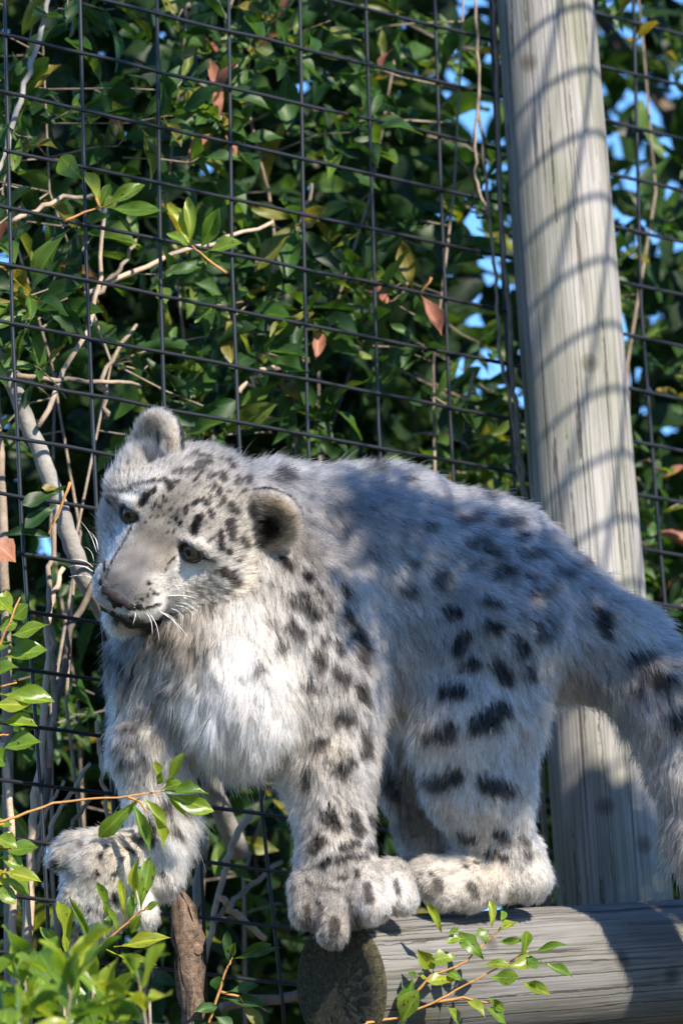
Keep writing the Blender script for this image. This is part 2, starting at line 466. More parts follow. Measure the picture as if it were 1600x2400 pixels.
HM = np.stack([ha, hb, hc])
TORSO, HEAD, EAR, NEAR_FORE, FAR_FORE, NEAR_HIND, FAR_HIND, TAIL = range(8)
C = lambda a, ra, b, rb: ('c', a, ra, b, rb)
prims = [
    # trunk
    (C((640, 1262, 190), 168, (900, 1310, 235), 205), 60, TORSO),
    (C((900, 1310, 235), 205, (1130, 1385, 275), 205), 60, TORSO),
    (C((1130, 1385, 275), 205, (1270, 1455, 310), 165), 60, TORSO),
    (C((700, 1430, 190), 190, (960, 1490, 240), 190), 70, TORSO),
    (C((520, 1290, 90), 165, (640, 1400, 130), 195), 60, TORSO),          # neck
    (C((495, 1490, 60), 185, (575, 1640, 10), 152), 70, TORSO),           # chest
    (C((385, 1500, 70), 92, (500, 1620, 60), 125), 60, TORSO),
    # near fore leg
    (C((735, 1400, 60), 130, (765, 1600, 45), 118), 70, NEAR_FORE),
    (C((765, 1600, 45), 118, (772, 1800, 30), 98), 45, NEAR_FORE),
    (C((772, 1800, 30), 98, (788, 1985, 5), 88), 40, NEAR_FORE),
    (C((785, 2040, -10), 84, (815, 2105, -40), 78), 40, NEAR_FORE),
    (C((722, 2085, -40), 48, (716, 2140, -70), 38), 27, NEAR_FORE),
    (C((778, 2105, -62), 46, (780, 2184, -104), 39), 27, NEAR_FORE),
    (C((858, 2070, -62), 46, (872, 2128, -106), 41), 27, NEAR_FORE),
    (C((920, 2055, -20), 46, (942, 2110, -52), 37), 27, NEAR_FORE),
    # far fore leg, bent out to the branch
    (C((362, 1570, 70), 92, (350, 1760, 50), 80), 60, FAR_FORE),
    (C((350, 1760, 50), 80, (380, 1930, 25), 70), 45, FAR_FORE),
    (C((375, 1930, 25), 70, (372, 2050, 10), 56), 35, FAR_FORE),
    (C((310, 2000, -20), 56, (235, 2030, -40), 82), 30, FAR_FORE),
    (C((235, 2030, -40), 82, (245, 2105, -40), 80), 30, FAR_FORE),
    (C((170, 1990, -45), 40, (150, 2005, -50), 36), 20, FAR_FORE),
    (C((190, 2080, -60), 44, (176, 2112, -70), 36), 16, FAR_FORE),
    (C((240, 2120, -70), 44, (232, 2172, -80), 34), 16, FAR_FORE),
    (C((305, 2100, -50), 44, (338, 2146, -60), 34), 16, FAR_FORE),
    # near hind leg
    (C((1165, 1480, 160), 165, (1120, 1660, 150), 135), 70, NEAR_HIND),
    (C((1120, 1660, 150), 135, (1118, 1830, 180), 118), 50, NEAR_HIND),
    (C((1118, 1830, 180), 116, (1165, 1985, 215), 84), 40, NEAR_HIND),
    (C((1222, 2000, 235), 52, (1248, 2062, 235), 42), 30, NEAR_HIND),
    (C((1232, 2062, 225), 46, (1070, 2066, 150), 54), 28, NEAR_HIND),
    (C((1060, 2059, 150), 58, (1000, 2064, 110), 46), 20, NEAR_HIND),
    (C((1085, 2076, 120), 44, (1035, 2099, 95), 36), 22, NEAR_HIND),
    (C((1140, 2076, 150), 42, (1100, 2104, 125), 34), 22, NEAR_HIND),
    (C((1000, 2044, 130), 40, (955, 2064, 115), 32), 22, NEAR_HIND),
    # far hind leg
    (C((1020, 1610, 400), 150, (975, 1800, 390), 92), 60, FAR_HIND),
    (C((975, 1800, 390), 92, (1010, 2010, 400), 62), 40, FAR_HIND),
    (C((1010, 2036, 390), 52, (950, 2064, 330), 44), 30, FAR_HIND),
    # tail
    (C((1300, 1480, 300), 135, (1440, 1520, 290), 108), 60, TAIL),
    (C((1440, 1520, 290), 108, (1560, 1625, 260), 100), 40, TAIL),
    (C((1560, 1625, 260), 100, (1640, 1800, 250), 92), 40, TAIL),
    (C((1640, 1800, 250), 92, (1668, 1960, 250), 86), 40, TAIL),
    (C((1668, 1960, 250), 86, (1750, 2090, 260), 80), 40, TAIL),
    (C((1750, 2090, 260), 80, (1880, 2120, 300), 66), 40, TAIL),
    # head
    (('e', H(0, -2, -5), HM, (164, 134, 160)), 40, HEAD),
    (C(H(-92, -75, 45), 92, H(-60, -130, 95), 72), 45, HEAD),
    (C(H(92, -75, 45), 92, H(60, -130, 95), 72), 45, HEAD),
    (C(H(-24, -50, 120), 66, H(-22, -146, 207), 47), 36, HEAD),
    (C(H(24, -50, 120), 66, H(22, -146, 207), 47), 12, HEAD),
    (C(H(-58, 22, 108), 50, H(-100, 0, 92), 46), 30, HEAD),
    (C(H(58, 22, 108), 50, H(100, 0, 92), 46), 30, HEAD),
    (C(H(-42, -178, 190), 52, H(-30, -190, 205), 50), 22, HEAD),
    (C(H(42, -178, 190), 52, H(30, -190, 205), 50), 22, HEAD),
    (C(H(0, -150, 100), 95, H(0, -235, 130), 55), 40, HEAD),
    (C(H(0, -235, 130), 52, H(0, -262, 165), 40), 18, HEAD),
]
for s in (-1, 1):
    prims.append((C(H(s * 58, -6, 158), 10, H(s * 88, 2, 160), 11), 16, HEAD)); prims.append((C(H(s * 88, 2, 160), 11, H(s * 120, -10, 136), 10), 16, HEAD))
prims.append((C((326, 1094, -40), 40, (290, 1140, -60), 40), 30, HEAD))
EARS = []
for s, pos, nv, up, rr in (
        (-1, H(-147, 82, -8), -0.48 * ha + 0.8 * hc + 0.05 * hb, hb - 0.42 * ha, (88, 87, 32)),
        (1, H(160, 50, -40), 0.25 * ha + 0.85 * hc - 0.1 * hb, 0.8 * hb + 0.6 * ha, (84, 93, 34))):
    nv = nrm(nv); up = nrm(up - nv * (up @ nv)); sdv = np.cross(up, nv)
    M = np.stack([sdv, up, nv]); pos = np.array(pos)
    prims.append((('e', tuple(pos), M, rr), 14, EAR))
    EARS.append((pos, M, rr))
for pos, M, rr in EARS:
    prims.append((('e', tuple(pos + M[2] * rr[2] * 0.98), M, (rr[0] * .84, rr[1] * .86, rr[2] * .80)), -8, EAR))
EYES = [np.array(H(-86, -26, 148)), np.array(H(86, -26, 148))]
for p in EYES:
    prims.append((('e', tuple(p + hc * 6), HM, (30, 23, 24)), -10, HEAD))

t0 = time.time()
BV, BQ, BR = grow(prims, 6.0)
# smooth a little
fa, fb = np.concatenate([BQ[:, 0], BQ[:, 1], BQ[:, 2], BQ[:, 3]]), np.concatenate([BQ[:, 1], BQ[:, 2], BQ[:, 3], BQ[:, 0]])
for _ in range(3):
    acc = np.zeros_like(BV); cn = np.bincount(fa, minlength=len(BV)).astype(float)
    for i in range(3): acc[:, i] = np.bincount(fa, BV[fb, i], minlength=len(BV))
    BV = BV * 0.5 + 0.5 * acc / np.maximum(cn, 1)[:, None]
tri = np.concatenate([BQ[:, [0, 1, 2]], BQ[:, [0, 2, 3]]])
fn = np.cross(BV[tri[:, 1]] - BV[tri[:, 0]], BV[tri[:, 2]] - BV[tri[:, 0]])
area = np.linalg.norm(fn, axis=1) * 0.5
VN = np.zeros_like(BV)
for i in range(3):
    for k in range(3): VN[:, k] += np.bincount(tri[:, i], fn[:, k], minlength=len(BV))
VN /= np.linalg.norm(VN, axis=1)[:, None] + 1e-9
if ((BV - BV.mean(0)) * VN).sum(1).mean() < 0: VN = -VN; flipped = True
else: flipped = False
# nearest surface depth on a coarse raster, to set marks on the coat
GX, GY = 180, 250
dm = np.full((GX, GY), 1e5); ix = np.clip(BV[:, 0] / 10, 0, GX - 1).astype(int); iy = np.clip(BV[:, 1] / 10, 0, GY - 1).astype(int)
np.minimum.at(dm, (ix, iy), BV[:, 2])

# ---- coat: hair direction, length, lift and colour at points of the body, some colours holding shade
WHITE, CREAM, GREY, BACK, FLANK = (.89, .87, .84), (.60, .52, .42), (.42, .40, .38), (.47, .475, .49), (.60, .605, .62)  # back and flank greys lifted and cooled to hold blue shade light
AN = [  # x, y, dx, dy, length, lift, colour
    (690, 1250, .4, 1, 42, .4, (.50, .47, .43)), (640, 1060, .9, -.1, 62, .6, (.50, .51, .53)), (560, 1030, .8, -.3, 58, .6, (.42, .42, .43)), (720, 1150, .6, .7, 50, .4, (.50, .51, .53)),
    (900, 1085, 1, .25, 42, .35, BACK), (1050, 1130, 1, .35, 42, .35, BACK), (1200, 1210, .9, .45, 42, .35, BACK), (1330, 1300, .9, .5, 45, .4, (.40, .38, .36)),
    (850, 1250, .8, .6, 46, .3, (.52, .52, .53)), (900, 1400, .6, .8, 55, .3, FLANK), (1050, 1330, .7, .6, 46, .3, (.52, .52, .53)), (1180, 1380, .7, .6, 44, .3, (.54, .53, .52)),
    (860, 1520, .3, 1, 60, .3, (.58, .57, .56)), (900, 1640, .25, 1, 80, .3, (.72, .70, .66)), (980, 1500, .5, .8, 55, .3, (.52, .51, .50)), (960, 1700, .3, 1, 95, .35, (.62, .56, .48)),
    (1280, 1420, .7, .7, 46, .35, (.46, .43, .40)), (1200, 1550, .3, .9, 45, .35, (.55, .53, .50)), (1080, 1560, .2, 1, 45, .35, (.60, .58, .54)), (1130, 1700, .05, 1, 42, .35, WHITE),
    (1010, 1750, -.3, .9, 45, .4, WHITE), (1110, 1880, .0, 1, 38, .35, (.74, .71, .66)), (1270, 1650, .6, .7, 55, .5, (.60, .59, .57)), (1265, 1820, .5, .8, 48, .5, (.62, .60, .57)),
    (1250, 2010, .3, .9, 26, .35, (.66, .63, .58)), (1050, 2050, -.7, .5, 18, .35, (.68, .62, .53)), (1150, 2030, -.5, .6, 20, .35, (.66, .57, .46)), (960, 2040, -.8, .5, 16, .35, (.6, .54, .46)),
    (800, 1260, .5, .8, 46, .3, (.42, .41, .40)), (740, 1350, .3, 1, 38, .35, (.52, .49, .45)), (790, 1450, .25, 1, 38, .35, (.50, .47, .44)), (680, 1400, .1, 1, 40, .35, (.66, .61, .55)),
    (850, 1560, .3, 1, 40, .35, (.50, .47, .45)), (720, 1530, .1, 1, 50, .3, (.74, .69, .62)), (640, 1500, .1, 1, 70, .3, (.78, .73, .66)), (780, 1640, .0, 1, 42, .35, (.64, .58, .51)),
    (560, 1560, -.1, 1, 85, .3, WHITE), (500, 1650, -.05, 1, 95, .3, WHITE), (600, 1700, .12, 1, 105, .3, WHITE), (560, 1780, .2, 1, 100, .3, WHITE),
    (430, 1500, -.2, 1, 70, .35, (.46, .38, .28)), (330, 1500, -.3, .95, 55, .35, (.40, .33, .24)), (260, 1560, -.4, .9, 48, .45, (.34, .29, .22)), (340, 1620, -.2, 1, 70, .35, (.54, .48, .40)),  # under-chin and left chest beige holds the head's cast shadow
    (290, 1700, -.35, .9, 45, .4, (.56, .51, .44)), (400, 1720, -.1, 1, 70, .3, (.62, .57, .50)), (330, 1800, -.2, 1, 36, .35, (.62, .55, .46)), (450, 1850, .35, 1, 75, .4, WHITE),
    (370, 1920, 0, 1, 30, .35, (.66, .60, .52)), (430, 1960, .4, .9, 60, .45, WHITE), (390, 2080, .1, 1, 28, .4, (.70, .66, .60)),
    (280, 1985, -.7, .3, 22, .4, (.64, .56, .45)), (220, 2040, -.6, .7, 20, .35, (.66, .58, .47)), (150, 2000, -.8, .4, 22, .5, (.60, .55, .48)), (240, 2140, -.1, 1, 22, .4, (.68, .64, .58)), (330, 2130, .2, 1, 24, .4, (.76, .73, .68)),
    (770, 1760, 0, 1, 34, .35, (.62, .54, .44)), (670, 1800, -.5, .9, 50, .5, (.66, .60, .52)), (915, 1810, 0, 1, 40, .35, (.36, .30, .24)), (925, 1930, 0, 1, 32, .35, (.34, .29, .23)), (865, 1800, .35, .9, 36, .45, (.58, .56, .54)), (780, 1930, 0, 1, 26, .35, (.64, .57, .48)), (880, 1940, .4, .9, 28, .45, (.62, .60, .58)),  # far hind leg anchors darkened, its shade is in the colour
    (790, 2070, -.2, 1, 18, .35, (.50, .46, .41)), (730, 2130, -.2, 1, 18, .35, (.46, .42, .37)), (780, 2180, 0, 1, 18, .35, (.52, .47, .41)), (870, 2100, .4, .9, 18, .35, (.68, .64, .59)), (930, 2080, .5, .8, 18, .35, (.70, .66, .61)),
    (1400, 1400, .8, .6, 48, .4, (.46, .43, .40)), (1440, 1480, .7, .7, 55, .35, (.66, .58, .47)), (1390, 1600, .25, 1, 70, .4, (.48, .46, .43)), (1520, 1560, .6, .8, 65, .35, (.55, .51, .46)),
    (1480, 1680, .15, 1, 80, .4, (.52, .49, .46)), (1590, 1750, .15, 1, 70, .35, (.58, .54, .50)), (1580, 1950, .0, 1, 65, .4, (.42, .40, .38)), (1600, 2200, -.3, 1, 55, .4, (.42, .40, .38)),
]
FACE = [  # a, b, c (head frame) -> colour, length, lift
    (0, 60, 150, (.42, .39, .35), 10, .3), (-80, 60, 120, (.54, .51, .46), 12, .35), (80, 60, 120, (.54, .50, .44), 11, .35), (0, 150, 40, (.40, .37, .33), 15, .35), (100, 110, 60, (.44, .40, .34), 14, .35), (-90, 120, 50, (.44, .42, .39), 26, .45),
    (0, -30, 180, (.44, .40, .35), 8, .22), (0, -80, 200, (.46, .43, .40), 7, .2), (0, -130, 230, (.43, .41, .40), 6, .2), (35, -60, 190, (.52, .46, .38), 8, .25),
    (86, 10, 140, (.66, .62, .56), 12, .35), (-86, 10, 140, (.66, .63, .58), 13, .35), (86, -65, 140, (.80, .77, .72), 11, .3), (-86, -65, 140, (.58, .55, .51), 12, .3),
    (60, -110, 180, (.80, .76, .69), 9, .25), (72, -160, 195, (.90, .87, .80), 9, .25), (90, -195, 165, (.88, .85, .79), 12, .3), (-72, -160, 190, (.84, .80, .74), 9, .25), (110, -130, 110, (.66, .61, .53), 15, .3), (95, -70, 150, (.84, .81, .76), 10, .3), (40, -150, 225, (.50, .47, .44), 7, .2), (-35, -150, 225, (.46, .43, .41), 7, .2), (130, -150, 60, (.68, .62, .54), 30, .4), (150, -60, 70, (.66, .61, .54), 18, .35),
    (170, -20, 30, (.62, .54, .43), 22, .4), (170, -100, 10, (.70, .57, .41), 38, .45), (90, -200, 70, (.66, .62, .56), 42, .4), (0, -260, 60, (.62, .58, .52), 46, .4),
    (55, -190, 220, (.84, .80, .73), 8, .25), (-55, -190, 220, (.78, .74, .68), 8, .25), (0, -270, 190, (.70, .68, .64), 18, .4), (60, -240, 140, (.6, .57, .53), 26, .4),
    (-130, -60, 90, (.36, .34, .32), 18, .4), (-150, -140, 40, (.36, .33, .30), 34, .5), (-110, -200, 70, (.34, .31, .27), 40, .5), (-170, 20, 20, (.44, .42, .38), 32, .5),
    (160, 60, 0, (.46, .42, .36), 22, .4), (0, 130, -90, (.44, .42, .40), 38, .45),
]
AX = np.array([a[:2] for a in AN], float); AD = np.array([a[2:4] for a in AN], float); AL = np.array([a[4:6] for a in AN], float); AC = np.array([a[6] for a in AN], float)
FX = np.array([H(*f[:3]) for f in FACE]); FC = np.array([f[3] for f in FACE]); FL = np.array([f[4:6] for f in FACE], float)
NOSE = np.array(H(0, -168, 258))

# ---- marks: strokes (x1, y1, x2, y2, half width) in survey px
zA = lambda *q: [(150 + .4145 * a, 900 + .4145 * b, 150 + .4145 * c, 900 + .4145 * d, .2073 * w) for a, b, c, d, w in q]
zB = lambda *q: [(600 + .6378 * a, 980 + .6378 * b, 600 + .6378 * c, 980 + .6378 * d, .319 * w) for a, b, c, d, w in q]
zC = lambda *q: [(600 + .6378 * a, 1700 + .6378 * b, 600 + .6378 * c, 1700 + .6378 * d, .319 * w) for a, b, c, d, w in q]
zD = lambda *q: [(.4464 * a, 1700 + .4464 * b, .4464 * c, 1700 + .4464 * d, .2232 * w) for a, b, c, d, w in q]
zE = lambda *q: [(200 + .4783 * a, 1400 + .4783 * b, 200 + .4783 * c, 1400 + .4783 * d, .239 * w) for a, b, c, d, w in q]
face_marks = zA(
    (440, 670, 470, 625, 34), (470, 625, 520, 590, 22), (320, 610, 400, 570, 14), (400, 570, 490, 540, 14), (490, 540, 580, 532, 16), (590, 550, 605, 580, 32), (605, 545, 640, 545, 14),
    (620, 492, 705, 478, 18), (720, 485, 790, 462, 17), (735, 445, 790, 430, 16), (790, 438, 838, 435, 20), (755, 402, 830, 396, 16), (735, 390, 745, 375, 18), (690, 412, 700, 408, 16),
    (780, 492, 740, 540, 13), (825, 525, 860, 505, 18), (895, 495, 912, 540, 26), (960, 445, 965, 460, 28), (985, 520, 1012, 545, 22), (1045, 520, 1060, 545, 28), (925, 415, 940, 420, 20), (880, 400, 900, 410, 16),
    (1060, 485, 1070, 500, 22), (975, 550, 990, 565, 18), (1020, 600, 1030, 590, 18), (855, 550, 855, 575, 20), (888, 580, 878, 620, 20), (828, 610, 838, 640, 14), (930, 600, 940, 605, 18), (900, 640, 903, 665, 22), (880, 680, 885, 690, 16),
    (740, 670, 765, 650, 24), (765, 650, 800, 650, 20), (800, 655, 818, 675, 20), (832, 712, 842, 740, 24), (765, 750, 740, 830, 42), (785, 745, 780, 765, 20),
    (893, 825, 900, 925, 26), (850, 865, 825, 885, 12), (935, 945, 945, 958, 24), (998, 985, 1000, 1000, 20), (905, 1050, 945, 1090, 38), (975, 1110, 985, 1130, 44), (930, 1170, 940, 1150, 24),
    (700, 685, 690, 700, 14), (697, 712, 692, 730, 13), (638, 740, 642, 752, 18), (668, 772, 660, 788, 16), (620, 738, 615, 748, 12), (562, 632, 570, 648, 16), (520, 665, 515, 680, 12), (505, 698, 500, 704, 11), (540, 688, 545, 694, 11), (630, 822, 625, 832, 11), (595, 825, 590, 832, 11), (460, 765, 465, 770, 11), (490, 735, 494, 742, 11), (580, 655, 590, 664, 11), (650, 700, 655, 706, 10), (530, 745, 536, 750, 10), (600, 770, 606, 776, 10), (560, 720, 566, 726, 10), (605, 690, 610, 700, 12),
    (635, 975, 600, 1010, 10), (600, 1010, 580, 1055, 9), (785, 970, 850, 1000, 10), (330, 690, 325, 740, 12), (385, 800, 340, 880, 9), (340, 880, 275, 985, 8), (275, 985, 232, 1090, 9),
    (487, 1120, 497, 1128, 16), (520, 1182, 540, 1190, 18), (484, 1192, 488, 1200, 15), (448, 1220, 454, 1222, 13), (385, 1278, 470, 1275, 14), (470, 1275, 550, 1248, 15), (224, 1000, 226, 1050, 14),
    (500, 1160, 510, 1165, 8), (420, 1240, 430, 1245, 9), (285, 645, 270, 660, 20), (820, 1160, 822, 1165, 10), (850, 1060, 855, 1070, 14), (870, 1120, 880, 1140, 14), (820, 1100, 830, 1110, 10),
    (960, 1060, 975, 1050, 16), (950, 780, 960, 880, 40), (1010, 880, 1040, 920, 36), (950, 680, 980, 720, 34))
dark_marks = zA((300, 1340, 430, 1360, 46), (520, 1440, 560, 1470, 60), (830, 1310, 850, 1315, 40), (780, 1325, 790, 1330, 20), (960, 1200, 990, 1230, 30),
                (1190, 440, 1230, 470, 60), (1280, 530, 1310, 560, 50), (890, 290, 930, 300, 20), (1200, 560, 1290, 600, 16), (1300, 640, 1330, 760, 14))  # nape strokes paint the shade band behind the head
body_marks = zA((1235, 1505, 1245, 1535, 50), (1300, 1405, 1325, 1440, 62), (1360, 1290, 1440, 1330, 56), (1380, 1110, 1400, 1130, 40), (1470, 1480, 1480, 1490, 40), (1280, 1240, 1290, 1255, 34), (1270, 1040, 1290, 1070, 34), (1180, 1150, 1190, 1160, 20), (1350, 1210, 1380, 1220, 30)) + zB(
    (705, 1030, 750, 1020, 54), (840, 1125, 915, 1090, 62), (665, 1185, 715, 1165, 50), (895, 930, 925, 975, 58), (765, 935, 815, 915, 40), (750, 860, 775, 815, 44), (865, 780, 905, 800, 30), (720, 735, 770, 730, 32), (870, 690, 910, 705, 28), (975, 835, 990, 870, 42), (1015, 930, 1020, 960, 36),
    (1045, 760, 1050, 810, 30), (1050, 820, 1090, 810, 24), (1095, 740, 1105, 780, 26), (1290, 740, 1305, 800, 54), (1390, 915, 1460, 895, 40), (1480, 960, 1510, 1000, 46), (1545, 1110, 1570, 1150, 60), (1430, 1010, 1440, 1020, 26), (1505, 690, 1540, 740, 30), (1560, 820, 1570, 850, 36),
    ) + [('dim',)] + zB((770, 390, 830, 380, 26), (920, 395, 980, 385, 30), (1010, 515, 1065, 505, 32), (800, 475, 860, 462, 26), (900, 590, 960, 575, 30), (680, 600, 720, 585, 30), (1030, 665, 1090, 640, 34), (570, 545, 600, 545, 18), (680, 645, 705, 640, 18), (555, 660, 590, 655, 30), (445, 190, 480, 195, 20), (600, 165, 640, 165, 16), (710, 205, 775, 200, 20), (870, 295, 930, 285, 18), (1010, 330, 1070, 335, 18), (1180, 545, 1220, 545, 22), (1320, 635, 1395, 630, 30), (1140, 415, 1180, 425, 20), (800, 560, 840, 550, 20), (980, 450, 1010, 440, 22), (1120, 570, 1160, 580, 24), (640, 420, 680, 410, 16), (1250, 470, 1290, 490, 20), (560, 240, 600, 235, 14), (840, 250, 880, 255, 14), (1010, 590, 1040, 600, 26), (880, 500, 900, 520, 24)) + [('full',)] + zB(
    (195, 705, 215, 745, 40), (140, 785, 165, 815, 42), (85, 855, 105, 865, 32), (225, 895, 255, 925, 40), (305, 950, 335, 985, 42), (395, 1020, 405, 1060, 44), (305, 1130, 345, 1120, 48), (160, 1005, 220, 1015, 26), (375, 800, 390, 900, 44), (340, 730, 345, 760, 30), (250, 830, 262, 832, 26), (110, 545, 120, 560, 28), (185, 600, 200, 610, 24), (270, 700, 280, 720, 26), (150, 690, 165, 700, 22), (60, 780, 70, 790, 16), (300, 850, 310, 870, 30), (235, 650, 250, 660, 22), (330, 640, 340, 670, 26), (15, 960, 22, 970, 26)) + zC(
    (670, 55, 710, 45, 50), (800, 25, 885, 15, 44), (640, 225, 735, 200, 56), (840, 235, 930, 250, 56), (180, 200, 182, 235, 46), (310, 185, 350, 165, 48), (402, 60, 408, 120, 36), (210, 90, 255, 75, 26), (265, 345, 290, 385, 50), (360, 360, 370, 400, 46), (215, 470, 240, 440, 44), (315, 465, 375, 450, 20), (410, 462, 450, 462, 20), (300, 508, 355, 495, 20), (380, 498, 405, 492, 20), (240, 530, 265, 510, 26), (425, 350, 430, 370, 30), (740, 420, 800, 435, 26), (875, 415, 925, 432, 24), (885, 495, 915, 498, 18), (840, 482, 865, 484, 18), (500, 230, 515, 270, 44),
) + [('dim',)] + zC(
    (412, 605, 425, 655, 24), (288, 735, 295, 785, 28), (182, 685, 190, 720, 26), (368, 555, 374, 566, 16), (305, 570, 325, 574, 14), (275, 610, 300, 618, 10), (240, 600, 262, 610, 12), (225, 660, 245, 690, 12), (200, 590, 215, 600, 10), (340, 640, 350, 690, 14), (355, 690, 380, 745, 16), (235, 700, 240, 740, 12), (655, 578, 665, 610, 28), (780, 600, 800, 640, 26), (790, 515, 805, 522, 11), (755, 528, 764, 534, 9), (595, 550, 602, 553, 9), (630, 555, 640, 560, 12), (520, 590, 530, 630, 16), (980, 430, 1000, 445, 26), (1000, 490, 1010, 500, 20)) + [('full',)] + zD(  # strokes between the toes paint the shade of the gaps
    (780, 570, 790, 620, 80), (925, 580, 950, 620, 36), (950, 450, 980, 490, 40), (870, 440, 880, 460, 36), (510, 700, 512, 722, 26), (485, 785, 495, 800, 24), (600, 785, 582, 810, 28), (620, 705, 622, 718, 20), (592, 915, 600, 945, 28), (275, 720, 285, 760, 30), (400, 628, 425, 632, 16), (610, 838, 618, 848, 16), (460, 980, 465, 992, 18), (510, 930, 520, 936, 14), (860, 800, 864, 806, 18), (858, 888, 862, 896, 14), (540, 640, 548, 646, 12), (700, 610, 730, 640, 26), (640, 660, 700, 690, 18))  # the broad wrist stroke paints shade in the fold above the paw
band_marks = zD((610, 235, 700, 215, 40), (700, 215, 800, 205, 34), (600, 160, 700, 120, 36), (700, 120, 820, 110, 30), (580, 330, 660, 300, 44), (640, 50, 760, 20, 30), (590, 420, 640, 400, 30)) + zE(
    (170, 350, 235, 440, 50), (380, 470, 440, 500, 44), (850, 380, 858, 410, 34), (300, 180, 400, 260, 60), (230, 620, 330, 590, 26), (140, 260, 130, 330, 40))
full_m = []; dim = False
for m in body_marks:
    if len(m) == 1: dim = m[0] == 'dim'; continue
    full_m.append((m[:4] + (m[4] * 1.25,), .86, .40) if dim or (1000 < m[0] < 1400 and 1420 < m[1] < 1560 and m[4] < 9) else (m, .985, .10))
MARKS = [(m, .985, 0.0) for m in face_marks] + [(m, .93, 0.0) for m in dark_marks] + full_m + [(m, .86, 0.3) for m in band_marks]
# unseen far side: scattered rosettes so the coat goes on round the animal
rs = np.random.default_rng(21)
back_idx = rs.choice(np.nonzero((VN[:, 2] > 0.35) & (BR != HEAD))[0], 110)
BACKSPOTS = BV[back_idx]


def idw(P, X, w2=None, p=3.0):
    d2 = ((P[:, None, :] - X[None]) ** 2).sum(-1) + 60.0
    w = d2 ** (-p / 2); return w / w.sum(1, keepdims=True)


def vnoise(P, s, seed):
    """cheap smooth pseudo noise, about -1..1"""
    r = np.random.default_rng(seed); out = np.zeros(len(P))
    for k in range(7):
        v = r.normal(size=3); v = v / np.linalg.norm(v) / s * r.uniform(.7, 1.6); out += np.sin(P @ v * 6.28 + r.uniform(0, 6.28))
    return out / 3.2


